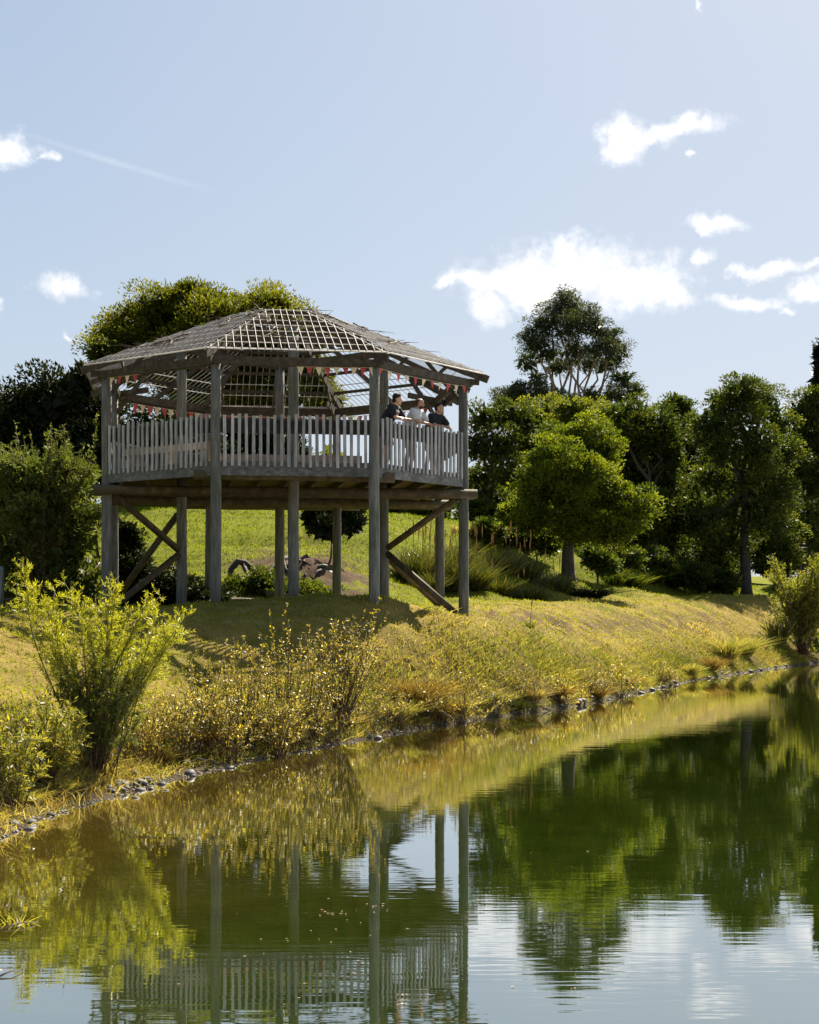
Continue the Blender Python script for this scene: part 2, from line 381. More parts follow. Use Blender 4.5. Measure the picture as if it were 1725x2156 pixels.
for x, y, z in [(-30, 25, 2.2), (-30, 45, 4), (-40, 60, 6), (-20, 75, 6.3), (-8, 75, 6.2), (4, 78, 5.4), (16, 82, 4.0), (30, 95, 3.6), (0, 110, 5.5), (-30, 110, 6), (40, 120, 4.5), (-80, 60, 5), (-80, 0, 3), (-40, 0, 2.2),
                (-30, -20, 2), (0, -14, 1.6), (0, -5, .9), (-6, -6, .9), (6, -5, .9), (0, -1.2, .25), (0, 1.5, -.2), (0, 5, -.8), (10, 0, -.4), (25, -8, .8), (40, -10, 1.5), (15, 20, -1.8), (30, 30, -1.8), (30, 55, -1.6), (50, 20, -1), (50, 60, -1.2), (75, 30, 1.5), (80, 80, 2.5),
                (60, 110, 4), (100, 0, 3), (0, 200, 6.5), (-150, 200, 7), (150, 200, 6), (0, -120, 3), (-150, -50, 4), (150, -50, 4), (160, 80, 4)]:
    ctl.append((x, y, z))
ctl = np.array(ctl); EPS2 = 1.5
def phi(d2): return np.sqrt(d2 + EPS2)
_D = ((ctl[:, None, :2] - ctl[None, :, :2]) ** 2).sum(-1)
_A = phi(_D) + np.eye(len(ctl)) * -0.22
_n = len(ctl); _B = np.zeros((_n + 1, _n + 1)); _B[:_n, :_n] = _A; _B[:_n, _n] = 1; _B[_n, :_n] = 1
_W = np.linalg.solve(_B, np.concatenate([ctl[:, 2], [0]]))
_wv = [(rng.uniform(0, 2 * math.pi), 2 * math.pi / l, rng.uniform(0, 6.28), a) for l, a in ((.45, .010), (.7, .014), (.9, .016), (1.3, .022), (1.7, .026), (2.6, .035), (3.7, .04), (.33, .008), (.52, .01))]
def height(x, y):
    x = np.atleast_1d(np.asarray(x, float)); y = np.atleast_1d(np.asarray(y, float)); out = np.empty(len(x))
    for i in range(0, len(x), 40000):
        P = np.stack([x[i:i + 40000], y[i:i + 40000]], 1)
        d2 = (P[:, 0:1] - ctl[None, :, 0]) ** 2 + (P[:, 1:2] - ctl[None, :, 1]) ** 2
        z = phi(d2) @ _W[:_n] + _W[_n]
        r = np.hypot(P[:, 0], P[:, 1] - 40)
        far = np.clip((r - 170) / 200, 0, 1); z = z * (1 - far) + 6.0 * far
        w = np.zeros(len(P))
        for a, k, ph, am in _wv: w += am * np.sin(k * (P[:, 0] * math.cos(a) + P[:, 1] * math.sin(a)) + ph + .8 * np.sin(k * .37 * P[:, 1]))
        out[i:i + 40000] = z + w * np.clip(z / .4, 0.1, 1.0)
    return out
_CR = np.array([(c_[0], c_[1]) for c_ in CREST]); _CZ = np.array([c_[2] for c_ in CREST])
_rbf = height
def crest_dist(P):
    best = np.full(len(P), 1e9); sg = np.ones(len(P)); zz = np.zeros(len(P))
    for i in range(len(_CR) - 1):
        a, b = _CR[i], _CR[i + 1]; ab = b - a; t = np.clip(((P - a) @ ab) / (ab @ ab), 0, 1); q = a + t[:, None] * ab; d = np.linalg.norm(P - q, axis=1)
        cr = ab[0] * (P[:, 1] - a[1]) - ab[1] * (P[:, 0] - a[0]); u = d < best
        best = np.where(u, d, best); sg = np.where(u, np.sign(cr), sg); zz = np.where(u, _CZ[i] + (_CZ[i + 1] - _CZ[i]) * t, zz)
    return best * sg, zz
def height(x, y):
    x = np.atleast_1d(np.asarray(x, float)); y = np.atleast_1d(np.asarray(y, float)); z = _rbf(x, y); P = np.stack([x, y], 1)
    m = (y > -2) & (y < 85) & (x > -16) & (x < 34); 
    if not m.any(): return z
    d1 = seg_dist(P[m]); d2, zc = crest_dist(P[m]); t = np.clip(d1 / np.maximum(d1 - d2, 1e-6), 0, 1)
    prof = 1 - (1 - t) ** 1.22
    w = np.zeros(m.sum())
    for a, k, ph, am in _wv: w += am * np.sin(k * (P[m][:, 0] * math.cos(a) + P[m][:, 1] * math.sin(a)) + ph + .8 * np.sin(k * .37 * P[m][:, 1]))
    q_ = P[m]; led = np.zeros(len(q_))
    for a, k, ph in ((.4, 5.2, 1.), (1.1, 7.1, 2.), (1.9, 4.1, .3), (2.6, 9.3, 4.), (.8, 10.7, 5.)): led += np.sin(k * (q_[:, 0] * math.cos(a) + q_[:, 1] * math.sin(a)) + ph + 1.3 * np.sin(1.7 * q_[:, 1]))
    zb = zc * prof + w * np.clip(d1 / 1.0, 0, 1) + .035 * np.tanh(led) * np.clip(1 - np.abs(d2 + 1.1) / 1.0, 0, 1)
    deep = -np.clip(-d1 * .22, 0, 1.5)
    inb = (d1 > 0) & (d2 < 0); zm = z[m]
    zm = np.where(inb, zb, zm); zm = np.where(d1 <= 0, np.minimum(deep, -.01), zm)
    z[m] = zm
    # rough mound of bare earth on the slope behind the posts
    r_ = np.hypot((x - ray(640, 45.2)) / 1.5, (y - 45.2) / 1.6); z = z + np.exp(-r_ ** 2 * 1.6) * (.42 + .10 * np.sin(6.3 * x + 2.1 * y) + .08 * np.sin(9.7 * y - 5.1 * x) + .06 * np.sin(14. * x + 11. * y))
    return z
def gz(x, y): return float(height([x], [y])[0])

def axis_grid(lo, hi, step, far, growth=1.25):
    c = list(np.arange(lo, hi + 1e-6, step)); s = step; a = hi
    while a < far: s *= growth; a += s; c.append(a)
    s = step; a = lo; pre = []
    while a > -far: s *= growth; a -= s; pre.append(a)
    return np.array(pre[::-1] + c)
gx = axis_grid(-11, 19, .18, 2500); gy = axis_grid(11, 66, .19, 2500)
GX, GY = np.meshgrid(gx, gy); P2 = np.stack([GX.ravel(), GY.ravel()], 1)
gzv = height(P2[:, 0], P2[:, 1]); sd_ = seg_dist(P2)
nx, ny = len(gx), len(gy)
_hg = gzv.reshape(ny, nx)
def hfast(x, y):
    i = np.clip(np.searchsorted(gx, x) - 1, 0, nx0 - 2); j = np.clip(np.searchsorted(gy, y) - 1, 0, ny0 - 2)
    u = (x - gx[i]) / (gx[i + 1] - gx[i]); v = (y - gy[j]) / (gy[j + 1] - gy[j])
    return (_hg[j, i] * (1 - u) + _hg[j, i + 1] * u) * (1 - v) + (_hg[j + 1, i] * (1 - u) + _hg[j + 1, i + 1] * u) * v
nx0, ny0 = nx, ny
ii = (np.arange(ny - 1)[:, None] * nx + np.arange(nx - 1)[None, :]).ravel()
quads = np.stack([ii, ii + 1, ii + nx + 1, ii + nx], 1)
_cd, _ = crest_dist(P2)
straw = np.clip(1.0 - (_cd - .3) / 3.0, 0, 1) * np.clip((gzv - .1) / .5, 0, 1)
mud = np.clip((.14 - gzv) / .12, 0, 1)
gm, nt, out = mat_base('ground'); L = nt.links.new
tc = N(nt, 'ShaderNodeTexCoord')
def gnoise(s, d=5.0, r=.6):
    n = N(nt, 'ShaderNodeTexNoise', i_Scale=s, i_Detail=d, i_Roughness=r); L(tc.outputs['Object'], n.inputs['Vector']); return n
n1, n2, n3, n4 = gnoise(.55), gnoise(3.0), gnoise(22.0, 6.0, .7), gnoise(1.1, 6.0, .65)
def nmix(f, a, b):
    m = N(nt, 'ShaderNodeMix', data_type='RGBA')
    for s_, k in ((f, 'Factor'), (a, 'A'), (b, 'B')):
        if isinstance(s_, (tuple, float)): m.inputs[k].default_value = (*s_, 1) if isinstance(s_, tuple) else s_
        else: L(s_, m.inputs[k])
    return m.outputs['Result']
def nrange(v, a, b, c=0., d=1.):
    m = N(nt, 'ShaderNodeMapRange'); L(v, m.inputs['Value'])
    for k, q in zip(('From Min', 'From Max', 'To Min', 'To Max'), (a, b, c, d)): m.inputs[k].default_value = q
    return m.outputs[0]
def nmul(a, b):
    m = N(nt, 'ShaderNodeMath', operation='MULTIPLY'); L(a, m.inputs[0]); L(b, m.inputs[1]); return m.outputs[0]
green = nmix(nrange(n2.outputs['Fac'], .35, .65), (.09, .105, .011), (.175, .18, .02))
green = nmix(nrange(n1.outputs['Fac'], .45, .65), green, (.13, .14, .015))
strw = nmix(nrange(n2.outputs['Fac'], .35, .68), (.185, .136, .036), (.285, .21, .066))
strw = nmix(nrange(n1.outputs['Fac'], .5, .7, 0, .65), strw, (.11, .12, .02))
a_s = N(nt, 'ShaderNodeAttribute', attribute_name='straw'); a_m = N(nt, 'ShaderNodeAttribute', attribute_name='mud'); a_d = N(nt, 'ShaderNodeAttribute', attribute_name='dirt')
c = nmix(a_s.outputs['Fac'], green, strw)
c = nmix(nmul(a_d.outputs['Fac'], nrange(n4.outputs['Fac'], .42, .50)), c, nmix(n3.outputs['Fac'], (.045, .028, .02), (.14, .095, .07)))
c = nmix(nrange(n3.outputs['Fac'], .57, .72, 0, .75), c, (.05, .038, .014))
a_l = N(nt, 'ShaderNodeAttribute', attribute_name='litter')
c = nmix(nmul(a_l.outputs['Fac'], nrange(n2.outputs['Fac'], .36, .6, .35, .95)), c, nmix(n3.outputs['Fac'], (.03, .02, .009), (.10, .068, .024)))
c = nmix(a_m.outputs['Fac'], c, nmix(n3.outputs['Fac'], (.035, .026, .016), (.11, .085, .055)))
p = N(nt, 'ShaderNodeBsdfPrincipled', i_Roughness=.95); p.inputs['Specular IOR Level'].default_value = .02; L(c, p.inputs['Base Color'])
b1 = N(nt, 'ShaderNodeBump', i_Strength=.9, i_Distance=.06); L(n3.outputs['Fac'], b1.inputs['Height']); L(b1.outputs[0], p.inputs['Normal'])
L(p.outputs[0], out.inputs['Surface'])
# bare-earth zones: the scrape behind the posts and the broken turf along the bank top
dx = (P2[:, 0] - ray(640, 45)) / 2.3; dy = (P2[:, 1] - 45) / 4.0
dirt = np.clip(1.9 - 1.3 * np.hypot(dx, dy), 0, 1.5)
dirt = np.minimum(dirt, 1.0)
litter = np.clip(1.35 - sd_ / np.interp(P2[:, 1], [12, 18, 26, 32, 45, 60], [1.6, 2.0, 2.2, 1.5, 1.4, 1.4]), 0, 1) * (sd_ > 0)
dirt = np.maximum(dirt, .85 * np.clip(1 - np.abs(sd_ - 2.6) / .9, 0, 1) * (P2[:, 1] > 33) * (P2[:, 1] < 60))
gme = fast_mesh('ground', np.stack([P2[:, 0], P2[:, 1], gzv], 1), quads, attrs={'straw': straw, 'mud': mud, 'dirt': dirt, 'litter': litter}, smooth=True)
tag(link('ground', gme, gm), kind='structure')

# ------------------------------------------------------------------ pond
wx = axis_grid(-8, 24, .5, 150, 1.3); wy = axis_grid(6, 70, .5, 110, 1.3)
WX, WY = np.meshgrid(wx, wy); wz = height(WX.ravel(), WY.ravel())
nx, ny = len(wx), len(wy); ii = (np.arange(ny - 1)[:, None] * nx + np.arange(nx - 1)[None, :]).ravel()
wq = np.stack([ii, ii + 1, ii + nx + 1, ii + nx], 1)
wme = fast_mesh('pond_water', np.stack([WX.ravel(), WY.ravel(), np.zeros(WX.size)], 1), wq, attrs={'depth': np.clip(-wz / .9, 0, 1)}, smooth=True)
wmat, nt, out = mat_base('pond_water'); L = nt.links.new
tc = N(nt, 'ShaderNodeTexCoord')
ad = N(nt, 'ShaderNodeAttribute', attribute_name='depth')
nz = N(nt, 'ShaderNodeTexNoise', i_Scale=1.4, i_Detail=6.0, i_Roughness=.65); L(tc.outputs['Object'], nz.inputs['Vector'])
rr = ramp(nt, [(0, (.085, .055, .009)), (.3, (.055, .042, .006)), (.7, (.026, .032, .004)), (1, (.017, .028, .003))]); L(ad.outputs['Fac'], rr.inputs[0])
hv = N(nt, 'ShaderNodeHueSaturation'); L(rr.outputs[0], hv.inputs['Color'])
mr = N(nt, 'ShaderNodeMapRange'); L(nz.outputs['Fac'], mr.inputs['Value']); mr.inputs['From Min'].default_value = .3; mr.inputs['From Max'].default_value = .7; mr.inputs['To Min'].default_value = .75; mr.inputs['To Max'].default_value = 1.25
L(mr.outputs[0], hv.inputs['Value'])
p = N(nt, 'ShaderNodeBsdfDiffuse'); L(hv.outputs[0], p.inputs['Color'])
gl = N(nt, 'ShaderNodeBsdfGlossy', i_Roughness=.015); gl.inputs['Color'].default_value = (.97, .985, 1, 1)
fr = N(nt, 'ShaderNodeFresnel', i_IOR=1.33)
fm = N(nt, 'ShaderNodeMapRange'); L(fr.outputs[0], fm.inputs['Value']); fm.inputs['From Min'].default_value = .02; fm.inputs['From Max'].default_value = .6; fm.inputs['To Min'].default_value = .37; fm.inputs['To Max'].default_value = .92
wmx = N(nt, 'ShaderNodeMixShader'); L(fm.outputs[0], wmx.inputs[0]); L(p.outputs[0], wmx.inputs[1]); L(gl.outputs[0], wmx.inputs[2])
m1 = N(nt, 'ShaderNodeMapping'); m1.inputs['Scale'].default_value = (.9, 2.6, 1); L(tc.outputs['Object'], m1.inputs['Vector'])
r1 = N(nt, 'ShaderNodeTexNoise', i_Scale=1.3, i_Detail=2.5, i_Roughness=.5); L(m1.outputs[0], r1.inputs['Vector'])
m2 = N(nt, 'ShaderNodeMapping'); m2.inputs['Scale'].default_value = (.5, 3.0, 1); m2.inputs['Rotation'].default_value = (0, 0, R(-8)); L(tc.outputs['Object'], m2.inputs['Vector'])
r2 = N(nt, 'ShaderNodeTexNoise', i_Scale=3.6, i_Detail=2.0, i_Roughness=.5); L(m2.outputs[0], r2.inputs['Vector'])
calm = N(nt, 'ShaderNodeTexNoise', i_Scale=.16, i_Detail=2.0); L(tc.outputs['Object'], calm.inputs['Vector'])
cm = N(nt, 'ShaderNodeMapRange'); L(calm.outputs['Fac'], cm.inputs['Value']); cm.inputs['From Min'].default_value = .4; cm.inputs['From Max'].default_value = .65; cm.inputs['To Min'].default_value = .25; cm.inputs['To Max'].default_value = 1.0
b1 = N(nt, 'ShaderNodeBump', i_Strength=.3, i_Distance=.0022); L(r1.outputs['Fac'], b1.inputs['Height'])
b2 = N(nt, 'ShaderNodeBump', i_Distance=.0010); L(cm.outputs[0], b2.inputs['Strength']); L(r2.outputs['Fac'], b2.inputs['Height']); L(b1.outputs[0], b2.inputs['Normal'])
L(b2.outputs[0], gl.inputs['Normal']); L(b2.outputs[0], fr.inputs['Normal']); L(wmx.outputs[0], out.inputs['Surface'])
tag(link('pond_water', wme, wmat), kind='structure')

# ------------------------------------------------------------------ lookout pavilion
CX, CY, RAD = -2.915, 35.497, 4.256
ANG = [3.67998 + k * math.pi / 4 for k in range(8)]     # left front, front left, front right, right front, right back, back right, back left, left back
RING = [np.array([CX + RAD * math.cos(a), CY + RAD * math.sin(a)]) for a in ANG]
def ringpt(k, r, z):
    a = ANG[k % 8]; return np.array([CX + r * math.cos(a), CY + r * math.sin(a), z])
DECK, EAVE = 5.16, 7.24
pav = empty('lookout_pavilion', (CX, CY, gz(CX, CY)))
tag(pav, 'weathered timber lookout pavilion on tall round posts with open lattice roof', 'pavilion')

def round_post(p, z0, z1, r, name='post', mat='post'):
    mb = MB(); n = 6
    pts = []; rad = []
    for i in range(n + 1):
        t = i / n
        pts.append((p[0] + random.uniform(-.006, .006), p[1] + random.uniform(-.006, .006), z0 + (z1 - z0) * t)); rad.append(r * (1.04 - .1 * t) * random.uniform(.98, 1.02))
    mb.tube(pts, rad, 14)
    return mb.build(name, M[mat], pav, True)
for k, p in enumerate(RING):
    round_post(p, gz(*p) - .3, EAVE + .05, .112)
IN_R = 2.33
def inner(deg): return np.array([CX + IN_R * math.cos(R(deg)), CY + IN_R * math.sin(R(deg))])
INNER = {'l': inner(187), 'b': inner(97), 'f': inner(280), 'r': inner(7)}
for p in INNER.values(): round_post(p, gz(*p) - .3, 8.28, .12)

# round log bearers under the deck, chords parallel to the front bay, ends left long
fd = RING[2] - RING[1]; fd = fd / np.linalg.norm(fd); fn = np.array([fd[1], -fd[0]])    # along the front bay, outward
def log(a, b, z, r, ext=.42):
    a, b = np.asarray(a), np.asarray(b); d = (b - a) / np.linalg.norm(b - a)
    a = a - d * ext; b = b + d * ext; mb = MB(); n = 8
    mb.tube([(*(a + (b - a) * i / n + rng.normal(size=2) * .006), z + random.uniform(-.008, .008)) for i in range(n + 1)], [r * random.uniform(.95, 1.05) for _ in range(n + 1)], 12)
    return mb.build('log_bearer', M['log'], pav, True)
BZ = DECK - .34
for (i, j), ex in (((0, 3), .27), ((7, 4), .27), ((1, 2), .45), ((6, 5), .62)):
    for sgn in ((-1, 1) if (i, j) in ((0, 3), (7, 4)) else (-1,)):
        o_ = -fn if sgn < 0 else fn
        log(RING[i] + o_ * .2, RING[j] + o_ * .2, BZ - (.1 if (i, j) in ((0, 3), (7, 4)) else -.08 if (i, j) == (1, 2) else 0), .105, ex)
# joists across the bearers
for i in range(13):
    t = -3.7 + i * 7.4 / 12
    hw = min(3.9, (RAD * math.cos(math.pi / 8) * math.sqrt(2) - abs(t))) - .1
    hw = min(hw, RAD * .905)
    a = np.array([CX, CY]) + fd * t - fn * hw; b = np.array([CX, CY]) + fd * t + fn * hw
    mb = MB(); mb.bar((*a, DECK - .135), (*b, DECK - .135), .05, .17); mb.build('joist', M['log'], pav)
# deck planks, parallel to the front bay
APO = RAD * math.cos(math.pi / 8)
npl = 52; w_ = 2 * APO / npl
for i in range(npl):
    t = -APO + (i + .5) * w_
    hw = min(APO, APO * math.sqrt(2) - abs(t)) - .02
    c_ = np.array([CX, CY]) + fn * t
    mb = MB(); mb.bar((*(c_ - fd * hw), DECK - .022), (*(c_ + fd * hw), DECK - .022), w_ - .008, .04); mb.build('deck_plank', M['plank'], pav)
# bays: fascia, handrail board, palings, eave beam
def bay(k, palings=True, rail=True):
    a, b = RING[k], RING[(k + 1) % 8]; d = (b - a) / np.linalg.norm(b - a); n_ = np.array([d[1], -d[0]])
    Ls = np.linalg.norm(b - a)
    mb = MB(); mb.bar((*(a + d * .06 + n_ * .03), DECK - .135), (*(b - d * .06 + n_ * .03), DECK - .135), .045, .29)
    o = mb.build('fascia_board', M['fascia'], pav)
    if rail:
        mb = MB(); mb.bar((*(a + d * .1 + n_ * .015), DECK + .72), (*(b - d * .1 + n_ * .015), DECK + .72), .045, .26); mb.build('handrail', M['handrail'], pav)
        mb = MB(); mb.bar((*(a + d * .1 - n_ * .03), DECK + .875), (*(b - d * .1 - n_ * .03), DECK + .875), .13, .045); mb.build('rail_cap', M['handrail'], pav)
    if palings:
        cnt = 21; s0 = .19
        for i in range(cnt):
            t = s0 + (Ls - 2 * s0) * i / (cnt - 1) + random.uniform(-.008, .008)
            p_ = a + d * t + n_ * .078; tl = random.uniform(-.014, .014)
            z1 = DECK + .955 + random.uniform(-.035, .04); z0 = DECK - .09 + random.uniform(-.02, .015)
            mb = MB(); mb.bar((*p_, z0), (*(p_ + d * tl), z1), .062 * random.uniform(.92, 1.08), .032, up=(*n_, 0))
            mb.build('paling', M['baluster'], pav)
for k in range(8): bay(k, palings=(k in (0, 1, 2, 6, 7)), rail=(k != 4))
# eave beams: a board each side of the posts
for k in range(8):
    a, b = RING[k], RING[(k + 1) % 8]; d = (b - a) / np.linalg.norm(b - a); n_ = np.array([d[1], -d[0]])
    for sgn, dz in ((1, 0), (-1, .012)):
        ex = .10 if sgn > 0 else -.02
        mb = MB(); mb.bar((*(a - d * ex + n_ * sgn * .135), EAVE - .02 + dz), (*(b + d * ex + n_ * sgn * .135), EAVE - .02 + dz), .05, .16); mb.build('eave_beam', M['beam'], pav)
# roof frame
R_TIP, Z_TIP, R_TOP, Z_TOP = 4.76, 7.40, 1.15, 8.85
def roof_z(r): return Z_TOP + (Z_TIP - Z_TOP) * (r - R_TOP) / (R_TIP - R_TOP)
for k in range(8):
    mb = MB(); mb.bar(ringpt(k, R_TIP + .06, roof_z(R_TIP + .06) - .10), ringpt(k, R_TOP - .15, roof_z(R_TOP - .15) - .10), .06, .17); mb.build('hip_rafter', M['beam'], pav)
    # short knee from the post up to the rafter and a tail board under the tip
    mb = MB(); mb.bar(ringpt(k, RAD + .36, EAVE - .015), ringpt(k, RAD - .9, EAVE + .10), .05, .13); mb.build('tail_board', M['beam'], pav)
for r_ in (1.2, 2.15, 3.1, 3.95):
    for k in range(8):
        mb = MB(); mb.bar(ringpt(k, r_, roof_z(r_) - .045), ringpt(k + 1, r_, roof_z(r_) - .045), .05, .07); mb.build('purlin', M['beam'], pav)
# mid-bay rafters (inside)
for k in range(8):
    for tt in (.5,):
        A = ringpt(k, R_TIP - .02, roof_z(R_TIP - .02) - .12) * (1 - tt) + ringpt(k + 1, R_TIP - .02, roof_z(R_TIP - .02) - .12) * tt
        Bq = ringpt(k, R_TOP, roof_z(R_TOP) - .12) * (1 - tt) + ringpt(k + 1, R_TOP, roof_z(R_TOP) - .12) * tt
        if k in (3, 4, 5, 6, 7, 0): mb = MB(); mb.bar(A, Bq, .045, .11); mb.build('rafter', M['beam'], pav)
# ring beam on the inner posts and braces
ks = ['l', 'f', 'r', 'b']
for i in range(4):
    a, b = INNER[ks[i]], INNER[ks[(i + 1) % 4]]
    mb = MB(); mb.bar((*a, 8.12), (*b, 8.12), .06, .17); mb.build('ring_beam', M['beam'], pav)
def brace(a, b, name='brace', r=.075):
    mb = MB(); mb.tube([a, (np.asarray(a) + np.asarray(b)) / 2, b], [r, r * 1.03, r], 10); mb.build(name, M['log'], pav, True)
il, ir = INNER['l'], INNER['r']
def off(p, q, d=.13):
    v = np.asarray(q[:2]) - np.asarray(p[:2]); v = v / np.linalg.norm(v); return np.asarray(p[:2]) + v * d
g_ = lambda p: gz(p[0], p[1])
brace((*off(RING[0], il), BZ - .12), (*off(il, RING[0]), 3.52))
brace((*off(il, RING[0], .1), 3.40), (*off(RING[0], il, .1), g_(RING[0]) + .1))
brace((*off(il, RING[7]), 4.32), (*off(RING[7], il), g_(RING[7]) + .35))
brace((*off(RING[3], ir), BZ - .15), (*off(ir, RING[3]), 3.58))
brace((*off(ir, RING[3], .1), 3.45), (*off(RING[3], ir, .13), g_(RING[3]) + .04))
brace((*off(ir, RING[4], .1), 3.38), (*off(RING[4], ir, .13), g_(RING[4]) + .06))
# knee braces under the roof
for k in (0, 1, 3, 4, 5, 6, 7):
    mb = MB(); mb.bar(ringpt(k, RAD - .08, EAVE - .42), ringpt(k, RAD - .85, roof_z(RAD - .85) - .2), .06, .09); mb.build('knee_brace', M['beam'], pav)
# lattice: battens over each of the eight roof planes
for k in range(8):
    A0, A1 = ringpt(k, R_TIP, roof_z(R_TIP) + .012), ringpt(k + 1, R_TIP, roof_z(R_TIP) + .012)
    T0, T1 = ringpt(k, R_TOP, roof_z(R_TOP) + .012), ringpt(k + 1, R_TOP, roof_z(R_TOP) + .012)
    m0, m1 = (A0 + A1) / 2, (T0 + T1) / 2; e = (A1 - A0) / np.linalg.norm(A1 - A0); up = m1 - m0; Lu = np.linalg.norm(up); up = up / Lu
    nrm = np.cross(e, up); nrm = nrm if nrm[2] > 0 else -nrm
    h0, h1 = np.linalg.norm(A1 - A0) / 2, np.linalg.norm(T1 - T0) / 2
    pan = MB(); pan.bar(A0 - up * .02 - nrm * .01, A1 - up * .02 - nrm * .01, .03, .02, up=nrm)
    panel = pan.build('lattice_panel', M['wire'], pav)
    rows = 8
    for i in range(rows):
        s = .02 + (Lu - .04) * i / (rows - 1); h = h0 + (h1 - h0) * s / Lu
        skip = (k in (2, 3) and i in (5,)) 
        c0 = m0 + up * s
        jit = random.uniform(-.03, .03)
        mb = MB(); mb.bar(c0 - e * h + up * jit, c0 + e * (h if not skip else h * .2) + up * random.uniform(-.03, .03), .015, .014, up=nrm); mb.build('batten', M['wire'], panel)
    nvb = 23
    for i in range(nvb):
        x = -h0 + 2 * h0 * (i + .5) / nvb
        smax = Lu if abs(x) <= h1 else Lu * (h0 - abs(x)) / (h0 - h1)
        if smax < .15: continue
        if k in (2, 3) and random.random() < .3: smax *= random.uniform(.3, .8)
        a_ = m0 + e * x + nrm * .021; b_ = m0 + e * (x + random.uniform(-.02, .02)) + up * smax + nrm * .021
        mb = MB(); mb.bar(a_, b_, .011, .011, up=nrm); mb.build('batten', M['wire'], panel)
# dead vine stems left lying over the lattice
def dead_vine(k, t, s, length, label, seed, seg=7, side=6):
    rs = np.random.default_rng(seed)
    def pt(t, s):
        r = R_TIP + (R_TOP - R_TIP) * s
        return ringpt(k, r, roof_z(r) + .05) * (1 - t) + ringpt(k + 1, r, roof_z(r) + .05) * t
    mb = MB(); a = rs.uniform(0, 6.28); q = np.array([t, s]); main = []
    for i in range(seg):
        main.append(pt(*np.clip(q, .02, .98)) + np.array([0, 0, rs.uniform(0, .05)])); a += rs.normal() * .5
        q = q + np.array([math.cos(a), math.sin(a)]) * length / seg / 3.3
    mb.tube(main, list(np.linspace(.02, .008, seg)), 5)
    for i in range(side):
        b0 = main[rs.integers(1, seg)]; e_ = b0 + rs.normal(size=3) * np.array([.3, .3, .03]) + np.array([0, 0, .02])
        mb.tube([b0, (b0 + e_) / 2 + rs.normal(size=3) * .04, e_], [.009, .007, .004], 4)
    tag(mb.build('dead_vine', M['twig'], None, True), label, 'dead vine', 'dead vines on the lattice roof')
VN = ['over the left front roof plane', 'over the front roof plane', 'over the right roof plane', 'along the far right roof slope', '', '', '', 'over the far left roof plane']
for k, t, s, ln, sdv in [(2, .8, .8, 1.8, 21), (3, .35, .35, 1.6, 22), (1, .35, .45, 1.1, 23), (0, .5, .4, 1.6, 1), (0, .7, .55, 1.3, 2), (0, .3, .25, 1.4, 3), (1, .15, .7, 1.0, 4), (1, .55, .75, .8, 5), (2, .4, .7, 1.5, 6), (2, .6, .4, 1.4, 7), (3, .2, .6, 1.6, 8), (3, .5, .75, 1.4, 9), (7, .6, .5, 1.5, 10), (7, .3, .8, 1.2, 11), (2, .3, .85, 1.2, 12), (0, .8, .8, 1.0, 13)]:
    dead_vine(k, t, s, ln, 'grey dead vine stems lying ' + VN[k] + ', ' + ('near the eave' if s < .3 else 'near the top' if s > .72 else 'half way up') + (' left' if t < .35 else ' right' if t > .58 else ''), sdv, side=9)

# benches on the deck
def bench(a, b, label):
    a, b = np.asarray(a), np.asarray(b); d = (b - a) / np.linalg.norm(b - a); n_ = np.array([d[1], -d[0]])
    root = empty('bench', (*((a + b) / 2), DECK)); tag(root, label, 'bench', 'benches on the pavilion deck')
    for j in (-1, 0, 1):
        mb = MB(); mb.bar((*(a + n_ * j * .13), DECK + .43), (*(b + n_ * j * .13), DECK + .43), .12, .04); mb.build('seat_plank', M['bench'], root)
    mb = MB(); mb.bar((*(a + n_ * .205), DECK + .36), (*(b + n_ * .205), DECK + .36), .025, .13); mb.build('front_board', M['bench'], root)
    for t in (.06, .5, .94):
        q = a + (b - a) * t; mb = MB(); mb.bar((*q, DECK + .01), (*q, DECK + .405), .09, .3, up=(*n_, 0)); mb.build('leg', M['bench'], root)
C2 = np.array([CX, CY])
bench(C2 - fd * 1.6 + fn * .9, C2 + fd * 1.7 + fn * .9, 'pale plank bench in the middle of the deck behind the front palings')
lb = RING[1] - RING[0]; lb = lb / np.linalg.norm(lb); ln_ = np.array([lb[1], -lb[0]])
bench(RING[0] + lb * .35 - ln_ * .35, RING[0] + lb * 2.9 - ln_ * .35, 'pale plank bench along the left front palings')

# bunting
M['flag_red'] = plain_mat('red_flag', (.46, .065, .055), .7, .2)
M['flag_cream'] = plain_mat('cream_flag', (.66, .57, .40), .7, .12)
M['cord'] = plain_mat('cord', (.5, .45, .35), .8, .1)
def bunting(a, b, n, sag, label, t0=0., t1=1., red0=0, sz=1.):
    a, b = np.asarray(a, float), np.asarray(b, float)
    root = empty('bunting', tuple(a)); tag(root, label, 'bunting', 'bunting strings under the eaves')
    P = lambda t: a + (b - a) * t + np.array([0, 0, -4 * sag * t * (1 - t)])
    mb = MB(); mb.tube([P(t0 + (t1 - t0) * i / 12) for i in range(13)], .005, 4); mb.build('string', M['cord'], root)
    for i in range(n):
        t = t0 + (t1 - t0) * (i + .5) / n; p = P(t); d = (b - a) / np.linalg.norm(b - a); sw = rng.normal() * .03
        nn = np.array([d[1], -d[0], 0]) * .002
        w = .07 * sz; h = .18 * sz * random.uniform(.9, 1.1); tip = p + np.array([d[1] * sw, -d[0] * sw, -h]) + d * rng.normal() * .012
        vs = [p - d * w + nn, p + d * w + nn, tip + nn, p - d * w - nn, p + d * w - nn, tip - nn]
        mb = MB(); mb.add(vs, [(0, 1, 2), (5, 4, 3), (0, 3, 4, 1), (1, 4, 5, 2), (2, 5, 3, 0)])
        mb.build('flag', M['flag_red' if (i + red0) % 2 == 0 else 'flag_cream'], root)
def bw(k, z=EAVE - .15, r=RAD - .24): return ringpt(k, r, z)
